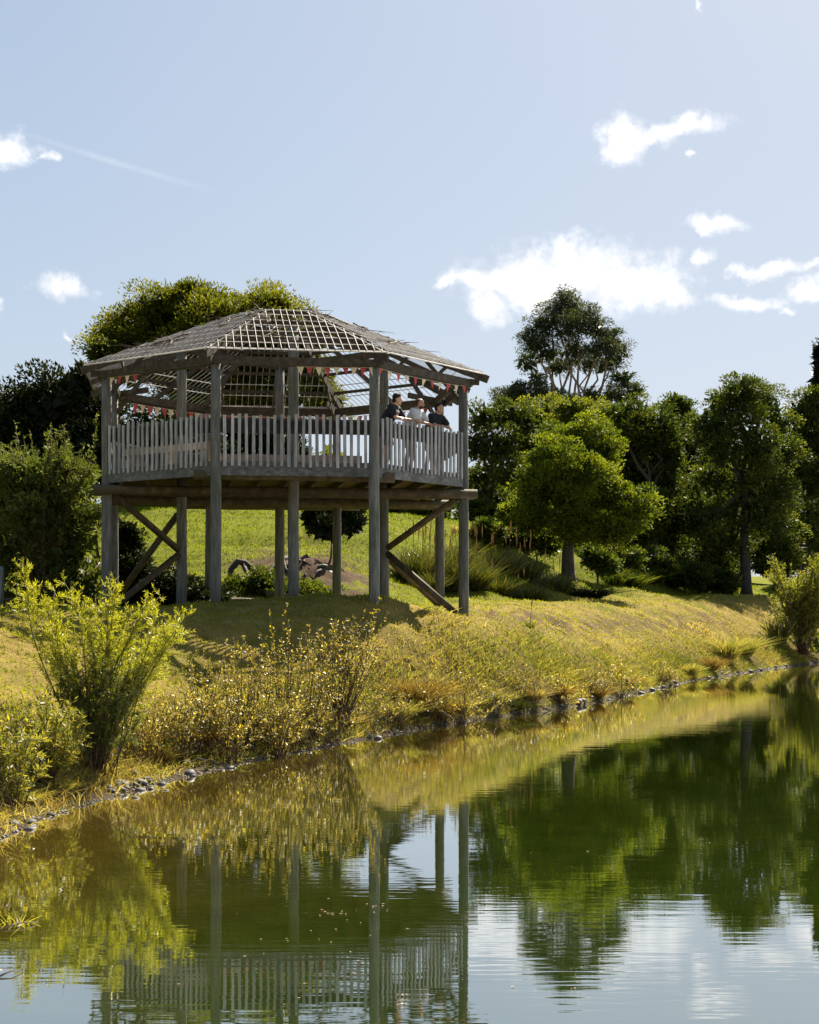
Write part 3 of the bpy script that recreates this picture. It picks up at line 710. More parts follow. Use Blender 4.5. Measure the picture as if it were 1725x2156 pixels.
def bo(k, z=EAVE - .1, r=RAD + .1): return ringpt(k, r, z)
bunting(bw(7), bw(6), 12, .03, 'red and cream pennants along the left back eave beam', .1, 1, 0, 1.3)
bunting(bw(6), bw(5), 13, .03, 'red and cream pennants along the rear eave beam', 0, 1, 1, 1.3)
bunting(bw(5), bw(4), 9, .05, 'red and cream pennants along the right back eave beam')
bunting(bo(1), bo(2), 9, .02, 'faded pennants under the front eave beam, right half only', .5, 1, 1)
bunting(bo(2), bo(3), 11, .04, 'red and cream pennants under the right front eave beam')
bunting(bo(0), bo(1), 4, .01, 'four pennants beside the leftmost tall post', .06, .34, 1)

# ------------------------------------------------------------------ people at the rail
def capsule_mesh(parts):
    """round cones and ellipsoids, to be fused by a voxel remesh"""
    bm = bmesh.new()
    for q in parts:
        if q[0] == 'c':
            _, a, ra, b, rb = q; a, b = Vector(a), Vector(b); n = max(2, int((b - a).length / (.5 * min(ra, rb))) + 1); n = min(n, 14)
            for i in range(n + 1):
                t = i / n; r = ra + (rb - ra) * t
                bmesh.ops.create_icosphere(bm, subdivisions=2, radius=r, matrix=Matrix.Translation(a.lerp(b, t)))
        else:
            _, c, s, rot = q
            m = Matrix.Translation(c) @ rot.to_4x4() @ Matrix.Diagonal((*s, 1))
            bmesh.ops.create_icosphere(bm, subdivisions=3, radius=1, matrix=m)
    me = bpy.data.meshes.new('tmp'); bm.to_mesh(me); bm.free(); return me
def fuse(name, parts, voxel, mat, parent, smooth_it=4):
    me = capsule_mesh(parts); o = bpy.data.objects.new('tmp', me); col.objects.link(o)
    r = o.modifiers.new('r', 'REMESH'); r.mode = 'VOXEL'; r.voxel_size = voxel
    s = o.modifiers.new('s', 'SMOOTH'); s.iterations = smooth_it; s.factor = .5
    dg = bpy.context.evaluated_depsgraph_get(); me2 = bpy.data.meshes.new_from_object(o.evaluated_get(dg))
    bpy.data.objects.remove(o); bpy.data.meshes.remove(me); me2.name = name
    me2.materials.clear(); me2.materials.append(mat); me2.polygons.foreach_set('use_smooth', [True] * len(me2.polygons))
    ob = bpy.data.objects.new(name, me2); col.objects.link(ob); ob.parent = parent
    return ob
I3 = Matrix.Identity(3)
def person(loc, yaw, head_yaw, head_pitch, skin, hair_c, shirt_c, short_c, label, hair='short', beard=False, folded=False, dz=0., printed=False):
    root = empty('person', loc, yaw); tag(root, label, 'person', 'people leaning on the right front rail')
    V = Vector
    sh_z = 1.315 + dz; pel = V((0, -.33, .93)); wst = V((0, -.27, 1.07 + dz * .5)); che = V((0, -.17, 1.22 + dz)); nb = V((0, -.09, 1.375 + dz)); hd = V((0, -.035, 1.492 + dz))
    S = [V((-.178, -.11, sh_z)), V((.178, -.11, sh_z))]
    E = [V((-.235, .035, 1.06 + dz * .4)), V((.235, .035, 1.06 + dz * .4))]
    Wr = [V((-.05, .155, 1.005)), V((.05, .185, 1.01))] if not folded else [V((.10, .13, 1.02)), V((-.10, .165, 1.045))]
    rotH = (Matrix.Rotation(head_yaw, 3, 'Z') @ Matrix.Rotation(head_pitch, 3, 'X'))
    def H(x, y, z): return hd + rotH @ V((x, y, z))
    parts = [('c', pel, .135, wst, .125), ('c', wst, .125, che, .14), ('c', che, .135, nb, .075), ('c', nb, .058, hd - V((0, .01, .04)), .054),
             ('c', S[0], .062, S[1], .062), ('c', che + V((-.06, 0, 0)), .11, che + V((.06, 0, 0)), .11)]
    for i, sx in enumerate((-1, 1)):
        hip = V((sx * .088, -.33, .90)); knee = V((sx * .10, -.25, .49)); ank = V((sx * .105, -.34, .09)); toe = V((sx * .12, -.19, .045))
        parts += [('c', hip, .088, knee, .058), ('c', knee, .056, knee.lerp(ank, .35), .056), ('c', knee.lerp(ank, .35), .056, ank, .036), ('c', ank + V((0, -.03, -.04)), .04, toe, .032)]
        parts += [('c', S[i], .056, E[i], .041), ('c', E[i], .042, Wr[i], .029)]
        # hand: palm, four unequal curled fingers and a thumb from the side of the palm
        d = (Wr[i] - E[i]).normalized(); fwd = (d * .75 + V((0, .5, -.1))).normalized(); lat = fwd.cross(V((0, 0, 1))).normalized() * (1 if i == 0 else -1)
        palm = Wr[i] + fwd * .075
        parts += [('c', Wr[i] + fwd * .02, .028, palm, .026), ('c', Wr[i] + fwd * .03 + lat * .018, .018, palm + lat * .024, .016), ('c', Wr[i] + fwd * .03 - lat * .018, .018, palm - lat * .024, .016)]
        for j, ln in enumerate((.07, .082, .076, .06)):
            b0 = palm + lat * (.032 - .0215 * j); k1 = b0 + fwd * ln * .5 + V((0, 0, -.008)); k2 = k1 + fwd * ln * .32 + V((0, 0, -.026))
            parts += [('c', b0, .0095, k1, .009), ('c', k1, .009, k2, .008)]
        t0 = Wr[i] + fwd * .035 + lat * .03; t1 = t0 + fwd * .03 + lat * .025; t2 = t1 + fwd * .028 + lat * .004
        parts += [('c', t0, .013, t1, .011), ('c', t1, .011, t2, .009)]
    # head: skull, jaw, nose, brow, ears, lips
    parts += [('e', H(0, -.008, .028), (.074, .094, .085), rotH), ('e', H(0, .022, -.035), (.058, .066, .075), rotH), ('c', H(0, .083, .018), .009, H(0, .103, -.018), .014),
              ('c', H(-.034, .072, .028), .013, H(.034, .072, .028), .013), ('e', H(-.076, -.004, -.005), (.012, .022, .032), rotH), ('e', H(.076, -.004, -.005), (.012, .022, .032), rotH),
              ('c', H(-.018, .083, -.052), .009, H(.018, .083, -.052), .009), ('c', H(-.012, .068, -.092), .022, H(.012, .068, -.092), .022)]
    fuse('body', parts, .0125, skin, root, 2)
    for sx in (-1, 1):
        fuse('eye', [('e', H(sx * .031, .082, .008), (.013, .008, .0085), rotH)], .003, M['eye'], root, 1)
    # clothing
    cloth = [('c', pel + V((0, .01, .03)), .158, wst, .152), ('c', wst, .152, che, .162), ('c', che, .155, nb + V((0, -.02, -.045)), .10), ('c', che + V((-.07, 0, 0)), .128, che + V((.07, 0, 0)), .128),
             ('c', S[0] + V((0, 0, -.005)), .079, S[1] + V((0, 0, -.005)), .079)]
    for i in (0, 1): cloth += [('c', S[i], .08, S[i].lerp(E[i], .66), .074)]
    fuse('shirt', cloth, .014, shirt_c, root, 3)
    sh = [('c', pel + V((0, 0, -.01)), .148, pel + V((0, .02, .06)), .142)]
    for sx in (-1, 1):
        hip = V((sx * .088, -.33, .90)); knee = V((sx * .10, -.25, .49)); sh += [('c', hip, .112, hip.lerp(knee, .85), .094)]
    fuse('shorts', sh, .015, short_c, root, 3)
    for sx in (-1, 1):
        fuse('shoe', [('c', V((sx * .105, -.385, .05)), .046, V((sx * .122, -.17, .042)), .04)], .009, M['shoe'], root, 2)
    if hair == 'cap':      # thick hair, standing forward over the brow
        hp = [('e', H(0, -.030, .058), (.084, .092, .08), rotH), ('e', H(0, -.06, .0), (.076, .052, .075), rotH), ('c', H(-.04, .045, .10), .022, H(.04, .045, .10), .022), ('c', H(0, .02, .105), .036, H(0, -.05, .1), .045)]
    elif hair == 'short':
        hp = [('e', H(0, -.030, .056), (.078, .084, .070), rotH), ('e', H(0, -.058, .0), (.072, .05, .068), rotH), ('c', H(-.025, .03, .10), .014, H(.03, .03, .102), .014)]
    else:                  # receding: back and sides only
        hp = [('e', H(0, -.038, .03), (.081, .082, .074), rotH), ('e', H(0, -.06, -.01), (.07, .045, .06), rotH)]
    if beard: hp += [('e', H(0, .036, -.072), (.061, .057, .046), rotH), ('c', H(-.025, .08, -.04), .008, H(.025, .08, -.04), .008)]
    fuse('hair', hp, .009, hair_c, root, 1)
    if printed:            # pale print on the chest
        pf = [('e', che + V((.0, .135, .02)), (.085, .034, .03), Matrix.Rotation(R(-14), 3, 'Y')), ('e', che + V((.01, .128, -.045)), (.065, .034, .014), Matrix.Rotation(R(-14), 3, 'Y'))]
        fuse('shirt_print', pf, .008, M['print'], root, 1)
    return root
M['skin_a'] = plain_mat('skin_light', (.50, .29, .21), .5, .08); M['skin_b'] = plain_mat('skin_tan', (.40, .21, .14), .5, .08)
M['eye'] = plain_mat('eye', (.06, .04, .03), .2, .1); M['shoe'] = plain_mat('shoe', (.05, .05, .05), .6); M['print'] = plain_mat('pale_print', (.62, .56, .52), .8, .2)
M['hair_black'] = plain_mat('black_hair', (.012, .010, .010), .9, .4, 60); M['hair_brown'] = plain_mat('brown_hair', (.045, .026, .017), .9, .4, 60)
M['tee_black'] = plain_mat('black_cotton', (.014, .016, .022), .85, .2); M['tee_grey'] = plain_mat('pale_grey_cotton', (.50, .52, .52), .85, .08)
M['denim'] = plain_mat('dark_denim', (.03, .04, .06), .85, .2); M['khaki'] = plain_mat('khaki_cotton', (.30, .24, .16), .85, .1); M['navy'] = plain_mat('navy_cotton', (.03, .04, .07), .85, .2)
rb = RING[3] - RING[2]; rb = rb / np.linalg.norm(rb); rn = np.array([rb[1], -rb[0]])
yaw0 = math.atan2(rn[1], rn[0]) - math.pi / 2
def stand(t, back=.16):
    q = RING[2] + (RING[3] - RING[2]) * t - rn * back
    return (q[0], q[1], DECK)
person(stand(.33, .17), yaw0 + .22, .42, -.14, M['skin_a'], M['hair_black'], M['tee_black'], M['denim'], 'person in black printed t-shirt resting folded arms on the rail, nearest the front post', 'cap', folded=True, dz=-.03, printed=True)
person(stand(.575, .16), yaw0 + .12, .30, -.14, M['skin_b'], M['hair_brown'], M['tee_grey'], M['khaki'], 'bearded person in pale grey t-shirt leaning on the rail between two people in black', 'bald', beard=True, dz=-.03)
person(stand(.79, .15), yaw0 - .12, .55, -.12, M['skin_b'], M['hair_black'], M['tee_black'], M['khaki'], 'person in plain black t-shirt leaning on the rail, nearest the right end post', 'short', dz=-.06)

# ------------------------------------------------------------------ trees
def blobs(lst, Y, jit=.0, depth=.8, seed=0):
    rs = np.random.default_rng(seed); o = []
    for b in lst:
        px, py, rx, ry = b[:4]; yy = Y + (b[4] if len(b) > 4 else rs.uniform(-1, 1) * jit)
        c = at(px, py, yy); o.append((c, np.array([rx * yy / F, rx * yy / F * depth, ry * yy / F])))
    return o
def crown_mesh(bl, sub_r, per_sub, leaf, mat, name, parent, seed, cover=1.0, asp=.45, droop=0.0, top_light=.35, hang=0., inner=1.):
    rs = np.random.default_rng(seed); lv = Leaves(); tips = []
    for c, r in bl:
        if inner:
            k = int(inner * 330); u_ = unit(rs.normal(size=(k, 3))); p = c + u_ * r * (rs.uniform(0, 1, k) ** .45 * .80)[:, None]  # larger, darker leaves added inside the crown to block light and sky gaps
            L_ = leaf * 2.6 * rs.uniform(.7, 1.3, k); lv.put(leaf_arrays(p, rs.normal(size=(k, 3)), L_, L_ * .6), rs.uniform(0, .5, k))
        area = 4 * math.pi * ((r[0] * r[1]) ** 1.6 / 3 + (r[0] * r[2]) ** 1.6 / 3 + (r[1] * r[2]) ** 1.6 / 3) ** (1 / 1.6)
        n = max(6, int(cover * area / (math.pi * sub_r ** 2) * 1.75))
        u = unit(rs.normal(size=(n, 3))); rad = rs.uniform(.06, 1.1, n) ** .42
        sc = c + u * r * rad[:, None] + rs.normal(size=(n, 3)) * sub_r * .25
        ssz = sub_r * rs.uniform(.6, 1.35, n)
        tips.append((c, sc))
        m = rs.poisson(per_sub * 1.15 * (ssz / sub_r) ** 2)
        idx = np.repeat(np.arange(n), m)
        k = len(idx); dirs = unit(rs.normal(size=(k, 3)) + np.array([0, 0, .75]))
        rr_ = rs.uniform(.15, 1, k) ** .5
        p = sc[idx] + dirs * (ssz[idx] * rr_)[:, None] * np.array([1.1, 1.1, .75])
        ld = unit(dirs + u[idx] * .5 + rs.normal(size=(k, 3)) * .7 + np.array([0, 0, .1 - hang]))
        L_ = leaf * .88 * rs.uniform(.6, 1.3, k)
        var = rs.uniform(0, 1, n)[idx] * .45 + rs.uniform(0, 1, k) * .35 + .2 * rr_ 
        lv.put(leaf_arrays(p, ld, L_, L_ * asp), var)
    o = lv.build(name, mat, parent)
    return o, tips
def limb(mb, a, b, ra, rb_, rs, n=5, wob=.06, sag=0., sides=6):
    a, b = np.asarray(a, float), np.asarray(b, float); L_ = np.linalg.norm(b - a); pts = []
    for i in range(n + 1):
        t = i / n; q = a + (b - a) * t; e = math.sin(math.pi * t) * L_ * wob
        pts.append(q + rs.normal(size=3) * e * np.array([1, 1, .4]) + np.array([0, 0, sag * math.sin(math.pi * t) * L_]))
    mb.tube(pts, list(np.linspace(ra, rb_, n + 1)), sides)
def tree(name, label, base, bl, leafmat, barkmat, sub_r, per_sub, leaf, trunk_r, seed, cat='tree', fork=.45, cover=1.0, asp=.45, stems=None, twigs=.35, group=None, hang=0., inner=1.):
    rs = np.random.default_rng(seed); base = np.asarray(base, float)
    root = empty(name, tuple(base)); tag(root, label, cat, group)
    _, tips = crown_mesh(bl, sub_r, per_sub, leaf, leafmat, 'crown', root, seed, cover, asp, hang=hang, inner=inner)
    cen = np.mean([c for c, r in bl], 0); top = max(c[2] + r[2] for c, r in bl)
    mb = MB()
    heads = []
    for s in (stems or [(0, 0)]):
        b0 = base + np.array([s[0], s[1], -.25]); hd = np.array([base[0] * .5 + cen[0] * .5 + s[0] * 2.2, base[1] * .5 + cen[1] * .5 + s[1] * 2, base[2] + (top - base[2]) * fork])
        pts = [b0, b0 + (hd - b0) * .12, b0 + (hd - b0) * .5 + rs.normal(size=3) * trunk_r * .6, hd]
        mb.tube(pts, [trunk_r * 1.7, trunk_r * 1.12, trunk_r * .9, trunk_r * .62], 9); heads.append(hd)
    for c, sc in tips:
        hd = min(heads, key=lambda h: np.linalg.norm(h - c))
        limb(mb, hd, c, trunk_r * .5, trunk_r * .2, rs, 5, .07, .04)
        ch = rs.permutation(len(sc))[:max(2, int(len(sc) * twigs * .5))]
        for i in ch: limb(mb, c, sc[i], trunk_r * .15, trunk_r * .05, rs, 3, .06, 0, 4)
    mb.build('trunk', barkmat, root, True)
    return root
def onground(px, Y): 
    x = ray(px, Y); return (x, Y, gz(x, Y))

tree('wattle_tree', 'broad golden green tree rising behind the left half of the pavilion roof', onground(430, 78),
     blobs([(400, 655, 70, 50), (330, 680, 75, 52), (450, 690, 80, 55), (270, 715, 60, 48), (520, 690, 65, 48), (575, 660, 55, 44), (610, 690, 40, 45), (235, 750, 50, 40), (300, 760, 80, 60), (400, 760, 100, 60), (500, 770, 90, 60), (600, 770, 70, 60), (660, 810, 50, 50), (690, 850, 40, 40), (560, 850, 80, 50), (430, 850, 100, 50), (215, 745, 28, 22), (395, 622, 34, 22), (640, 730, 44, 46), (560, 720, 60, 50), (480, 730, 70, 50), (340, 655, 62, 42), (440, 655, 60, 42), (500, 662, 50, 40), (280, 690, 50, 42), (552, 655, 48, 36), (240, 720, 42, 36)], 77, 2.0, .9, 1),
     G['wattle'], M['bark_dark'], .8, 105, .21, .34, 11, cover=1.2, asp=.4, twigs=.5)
tree('evergreen_tree', 'very dark evergreen tree at the far left behind the light hedge', onground(110, 60),
     blobs([(120, 845, 70, 55), (50, 870, 65, 60), (165, 880, 65, 80), (15, 920, 55, 70), (100, 930, 100, 80), (200, 900, 70, 90), (230, 960, 90, 90), (70, 1010, 110, 90), (330, 930, 90, 60), (400, 960, 70, 75), (310, 1020, 100, 50), (-40, 960, 60, 90), (180, 800, 30, 22)], 59, 1.2, .8, 2),
     G['dark'], M['bark_dark'], .62, 80, .2, .24, 12, cover=1.15, asp=.5, twigs=.2)
tree('hedge_shrub', 'tall pale green shrub filling the left edge beside the pavilion', onground(90, 37),
     blobs([(35, 1010, 50, 52), (112, 1000, 44, 56), (170, 1030, 36, 52), (10, 1040, 60, 80), (90, 1060, 90, 80), (160, 1080, 48, 90), (50, 1150, 90, 90), (150, 1180, 60, 90), (80, 1230, 90, 60), (165, 1250, 70, 50), (-30, 1200, 60, 90), (-30, 1090, 70, 90)], 36.5, .7, .75, 3),
     G['hedge'], M['stem'], .33, 80, .12, .09, 13, cat='shrub', fork=.3, cover=.95, asp=.30, inner=.55, stems=[(0, 0), (.6, .2), (-.7, .1)], twigs=.3)
tree('dark_shrub', 'dark shady shrub growing under the left end of the deck', onground(270, 39.2),
     blobs([(262, 1150, 34, 60), (270, 1220, 60, 60), (330, 1240, 60, 48), (250, 1265, 50, 35), (385, 1255, 50, 32), (440, 1270, 40, 20)], 39, .4, .8, 4),
     G['dark'], M['stem'], .24, 60, .11, .05, 14, cat='shrub', fork=.3, cover=1.2)
tree('eucalyptus_tree', 'tall grey green eucalypt standing alone above the other trees', onground(1213, 112),
     blobs([(1190, 640, 34, 26), (1165, 665, 36, 28), (1222, 668, 34, 28), (1140, 690, 32, 30), (1195, 690, 42, 28), (1250, 690, 32, 26), (1282, 712, 26, 22), (1120, 720, 26, 26), (1270, 738, 34, 24), (1306, 742, 18, 18), (1112, 765, 20, 22), (1150, 740, 28, 24), (1205, 742, 34, 26), (1240, 762, 30, 22), (1178, 775, 28, 18), (1285, 770, 24, 14), (1130, 800, 16, 14)], 111, 1.6, .9, 5)
     + blobs([(1062, 838, 26, 16), (1090, 822, 22, 18), (1130, 830, 26, 18), (1170, 842, 36, 14), (1310, 800, 22, 18), (1335, 825, 18, 18), (1295, 838, 34, 16), (1240, 840, 26, 16), (1085, 850, 40, 18)], 108, 1.5, .9, 6),
     G['euc'], M['bark_pale'], .5, 54, .22, .22, 15, fork=.52, cover=1.35, asp=.3, stems=[(0, 0), (.55, .3), (-.5, .4)], twigs=.5, hang=.5, inner=.12)
tree('airy_tree', 'loose dark tree with sky showing through, right beside the pavilion', onground(1030, 76),
     blobs([(1015, 885, 38, 34), (1060, 875, 42, 30), (1100, 890, 32, 32), (1005, 940, 30, 36), (1055, 940, 40, 40), (1020, 1000, 42, 36), (1075, 1000, 40, 40), (1010, 1055, 42, 34), (1060, 1060, 40, 30)], 75, 1.5, .8, 7),
     G['airy'], M['bark_dark'], .42, 48, .17, .17, 16, cover=.85, twigs=.7, inner=.35)
tree('olive_tree', 'yellow green bushy tree behind the round green tree', onground(1150, 82),
     blobs([(1120, 890, 45, 34), (1165, 875, 50, 30), (1210, 868, 45, 24), (1110, 940, 50, 46), (1170, 930, 50, 46), (1250, 880, 44, 28), (1140, 1010, 60, 60), (1100, 1060, 60, 50)], 82, 1.4, .8, 8),
     G['yellow'], M['bark_dark'], .45, 55, .18, .2, 17, cover=1.05)
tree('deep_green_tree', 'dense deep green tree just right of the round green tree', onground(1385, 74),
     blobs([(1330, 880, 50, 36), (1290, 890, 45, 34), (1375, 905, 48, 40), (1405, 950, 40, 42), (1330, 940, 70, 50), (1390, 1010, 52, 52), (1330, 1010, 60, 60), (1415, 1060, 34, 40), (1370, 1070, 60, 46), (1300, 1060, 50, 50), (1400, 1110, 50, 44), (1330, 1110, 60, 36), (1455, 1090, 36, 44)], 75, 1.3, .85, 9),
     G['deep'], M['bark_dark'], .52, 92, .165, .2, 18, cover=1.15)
tree('round_tree', 'rounded bright green tree with a thick short trunk on the slope', onground(1195, 58.5),
     blobs([(1222, 925, 78, 50, .9), (1262, 965, 44, 46, .6), (1165, 972, 60, 44, -.5), (1200, 1003, 84, 48, -1.2), (1136, 1028, 58, 50, -.7), (1255, 1040, 50, 52, .2), (1332, 1080, 48, 56, -.3), (1298, 1048, 36, 40, .3), (1290, 1118, 50, 36, -.7), (1076, 1084, 30, 28, -.2), (1122, 1092, 46, 36, -.9), (1200, 1088, 80, 42, -.2), (1215, 1122, 60, 26, .2)], 58, .0, .62, 10),
     G['round'], M['bark_dark'], .38, 115, .115, .25, 19, cover=1.2, fork=.35, twigs=.25)
tree('tall_right_tree', 'tall dark tree with a bare dark trunk standing at the path edge', onground(1572, 73),
     blobs([(1560, 822, 52, 36), (1520, 850, 44, 38), (1605, 845, 42, 38), (1490, 900, 34, 40), (1560, 890, 60, 46), (1635, 890, 34, 40), (1600, 940, 50, 44), (1520, 950, 48, 44), (1650, 960, 34, 44), (1500, 1010, 44, 40), (1580, 1010, 60, 40), (1640, 1040, 46, 46), (1530, 1075, 50, 40), (1600, 1090, 60, 44), (1490, 1110, 40, 44), (1650, 1110, 36, 40), (1540, 1150, 50, 44), (1610, 1165, 44, 36), (1480, 1160, 44, 40), (1660, 1170, 36, 34), (1510, 1195, 44, 30)], 73.5, 1.5, .85, 11),
     G['deep'], M['bark_dark'], .5, 102, .155, .24, 20, cover=.85, fork=.5, twigs=.6, inner=.35)
tree('mid_dark_tree', 'narrow dark tree between the dense tree and the tall right tree', onground(1445, 88),
     blobs([(1425, 858, 30, 24), (1440, 895, 38, 34), (1425, 940, 40, 40), (1460, 960, 44, 50), (1445, 1040, 50, 60), (1420, 1110, 50, 50), (1480, 1110, 50, 50)], 88, 1.3, .8, 12),
     G['deep'], M['bark_dark'], .48, 56, .19, .2, 21, cover=1.1)
tree('edge_tree', 'dark tree with slim forked trunks cut off by the right edge', onground(1640, 82),
     blobs([(1690, 880, 36, 34), (1720, 850, 34, 36), (1700, 940, 50, 46), (1735, 1000, 50, 70), (1680, 1020, 40, 56), (1715, 1090, 60, 50), (1760, 930, 40, 60), (1680, 1120, 46, 40), (1735, 1140, 44, 30)], 82, 1.3, .85, 13),
     G['deep'], M['bark_dark'], .55, 90, .17, .14, 22, cover=1.0, stems=[(-.2, 0), (.9, .4)])
tree('pine_tree', 'dark conifer tip just showing at the right edge of the sky', onground(1740, 96),
     blobs([(1732, 745, 10, 22), (1735, 790, 18, 28), (1732, 830, 24, 28), (1738, 880, 36, 40), (1740, 940, 46, 50)], 96, .4, 1., 14),
     G['dark'], M['bark_dark'], .5, 60, .26, .2, 23, cover=1., asp=.25)
for i, (px, Y, ls, g, lb_) in enumerate([
        (1330, 77, [(1310, 1140, 44, 36), (1350, 1150, 50, 40), (1400, 1140, 44, 46), (1280, 1160, 36, 26), (1345, 1180, 50, 24)], 'deep', 'low dark shrub under the dense tree'),
        (1430, 82, [(1430, 1150, 48, 46), (1460, 1185, 46, 38), (1410, 1195, 44, 28), (1450, 1110, 50, 44)], 'airy', 'loose shrub in the shade left of the dark bare trunk'),
        (1510, 79, [(1500, 1180, 44, 44), (1480, 1215, 40, 28), (1530, 1205, 36, 38), (1530, 1150, 44, 40)], 'deep', 'dark shrub against the foot of the tall right tree'),
        (1660, 90, [(1650, 1180, 50, 36), (1700, 1170, 50, 44), (1610, 1190, 30, 24)], 'airy', 'shrub behind the slim trunks at the right edge'),
        (1020, 72, [(1000, 1075, 40, 24), (1040, 1085, 30, 22)], 'deep', 'dark low shrub behind the right end of the pavilion'),
        (690, 63, [(690, 985, 34, 44), (660, 1030, 40, 36), (720, 1030, 34, 40)], 'yellow', 'yellow green bush seen through the front palings'),
        (560, 64, [(520, 1010, 50, 44), (580, 1000, 50, 50), (610, 1040, 40, 30), (480, 1040, 40, 24), (500, 940, 44, 50), (570, 930, 50, 50), (460, 980, 36, 50), (620, 960, 30, 40)], 'dark', 'dark bush seen through the front palings, left of the yellow one'),
        (790, 66, [(770, 1050, 34, 34), (815, 1060, 34, 30)], 'dark', 'dark bush on the skyline behind the front right post')]):
    tree('background_shrub', lb_, onground(px, Y), blobs(ls, Y, .6, .8, 60 + i), G[g], M['bark_dark'], .36, 55, .15, .06, 70 + i, cat='shrub', fork=.3, cover=1.1, group='shrubs below the trees')
for i, (px, Y, ls, lb_) in enumerate([
        (1230, 92, [(1230, 960, 60, 50), (1260, 1040, 60, 60), (1200, 1040, 60, 60), (1230, 1110, 70, 50)], 'dark backing tree right behind the round green tree'),
        (1400, 98, [(1400, 930, 50, 50), (1380, 1000, 60, 60), (1430, 1020, 60, 60), (1400, 1100, 80, 60)], 'dark backing tree seen between the dense tree and the tall one'),
        (1530, 96, [(1500, 960, 50, 50), (1550, 1000, 60, 60), (1500, 1060, 60, 60), (1560, 1110, 70, 50)], 'dark backing tree behind the tall right trunk'),
        (1640, 94, [(1640, 960, 46, 60), (1680, 1010, 50, 60), (1620, 1060, 56, 60), (1680, 1110, 60, 56), (1620, 1150, 50, 36)], 'dark backing tree behind the slim trunks'),
        (1040, 96, [(1000, 1030, 46, 40), (1050, 1050, 50, 40), (1100, 1040, 50, 50)], 'low dark backing tree beyond the loose tree beside the pavilion')]):
    tree('background_tree', lb_, onground(px, Y), blobs(ls, Y, 1., .8, 90 + i), G['deep'], M['bark_dark'], .6, 50, .25, .16, 95 + i, cover=1.1, group='dark trees filling the background')
for i, (px, Y, ls, lb_) in enumerate([
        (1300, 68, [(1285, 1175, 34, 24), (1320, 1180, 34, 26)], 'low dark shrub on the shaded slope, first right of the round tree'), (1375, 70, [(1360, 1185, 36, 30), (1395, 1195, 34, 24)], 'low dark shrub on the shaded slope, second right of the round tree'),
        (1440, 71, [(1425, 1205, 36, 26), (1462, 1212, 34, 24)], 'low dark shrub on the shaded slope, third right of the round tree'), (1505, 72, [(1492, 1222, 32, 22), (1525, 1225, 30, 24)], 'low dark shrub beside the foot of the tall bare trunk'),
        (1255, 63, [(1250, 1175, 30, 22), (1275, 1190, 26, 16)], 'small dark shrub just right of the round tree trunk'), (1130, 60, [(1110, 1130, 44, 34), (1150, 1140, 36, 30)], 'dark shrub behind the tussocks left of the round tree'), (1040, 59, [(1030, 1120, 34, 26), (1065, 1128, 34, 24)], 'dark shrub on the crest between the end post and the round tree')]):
    tree('slope_shrub', lb_, onground(px, Y), blobs(ls, Y, .5, .8, 120 + i), G['deep'], M['bark_dark'], .32, 60, .14, .05, 130 + i, cat='shrub', fork=.3, cover=1.05, group='dark shrubs on the shaded slope')  # understory, partly added to stand in for the tree shade on this slope
# far belt of bush beyond the trees
belt = []
rs = np.random.default_rng(5)
for i in range(34):
    px = -200 + i * 70 + rs.uniform(-20, 20); belt.append((px, 1150 - rs.uniform(0, 60), 58, rs.uniform(44, 66)))
_, _ = crown_mesh(blobs(belt, 150, 5, .6, 9), 1.5, 40, .75, G['airy'], 'far_bush', None, 77, .8, inner=.5)
tag(bpy.data.objects['far_bush'], 'distant belt of olive green bush beyond the trees', 'bush', kind='stuff')
tree('ground_cover_shrub', 'low dark leafy patch at the foot of the bare slope behind the centre posts', onground(590, 42.6),
     blobs([(505, 1240, 42, 26), (560, 1232, 46, 30), (600, 1250, 54, 22), (480, 1260, 44, 18), (655, 1256, 38, 18), (690, 1264, 26, 12)], 42.6, .5, .9, 16), G['deep'], M['stem'], .22, 60, .10, .03, 25, cat='shrub', fork=.3, cover=.9)
# rhododendron on the slope behind the pavilion
tree('rhododendron', 'round dark big leaved bush on the slope behind the back posts', onground(690, 47.5),
     blobs([(665, 1090, 28, 26), (705, 1080, 32, 24), (735, 1095, 26, 26), (690, 1112, 36, 18), (740, 1075, 22, 18)], 47.5, .5, .8, 15),
     G['dark'], M['stem'], .2, 40, .13, .04, 24, cat='shrub', fork=.3, cover=1.1, asp=.4)

# ------------------------------------------------------------------ tufted plants on the slope
def tuft(name, label, base, n, h, spread, w, mat, seed, cat='plant', group=None, bend=.5, spikes=0, spike_h=1.0, var=(0, 1)):
    rs = np.random.default_rng(seed); base = np.asarray(base, float)
    root = empty(name, tuple(base)); tag(root, label, cat, group)
    a = rs.uniform(0, 2 * math.pi, n); rr_ = np.sqrt(rs.uniform(0, 1, n)) * spread * .35
    p = base + np.stack([np.cos(a) * rr_, np.sin(a) * rr_, np.full(n, -.04)], 1)
    til = rs.uniform(0, 1, n) ** .8 * spread / h
    d = np.stack([np.cos(a) * til, np.sin(a) * til, np.ones(n)], 1)
    lv = Leaves(); lv.put(blade_arrays(p, d, h * rs.uniform(.55, 1.1, n), w, bend), var[0] + (var[1] - var[0]) * rs.uniform(0, 1, n))
    lv.build('leaves', mat, root)
    for i in range(spikes):
        q = base + np.array([rs.normal() * spread * .3, rs.normal() * spread * .2, 0]); t = q + np.array([rs.normal() * .08, rs.normal() * .08, spike_h * rs.uniform(.8, 1.15)])
        mb = MB(); mb.tube([q, (q + t) / 2, t], [.009, .007, .005], 5); fs = mb.build('flower_stalk', M['stem'], root)
        mb = MB(); e = t - (t - q) * .22; mb.tube([e, (e + t) / 2, t], [.008, .024, .006], 6); mb.build('flower_head', M['spike'], fs)
    return root
M['spike'] = plain_mat('flower_head', (.33, .16, .05), .9, .3)
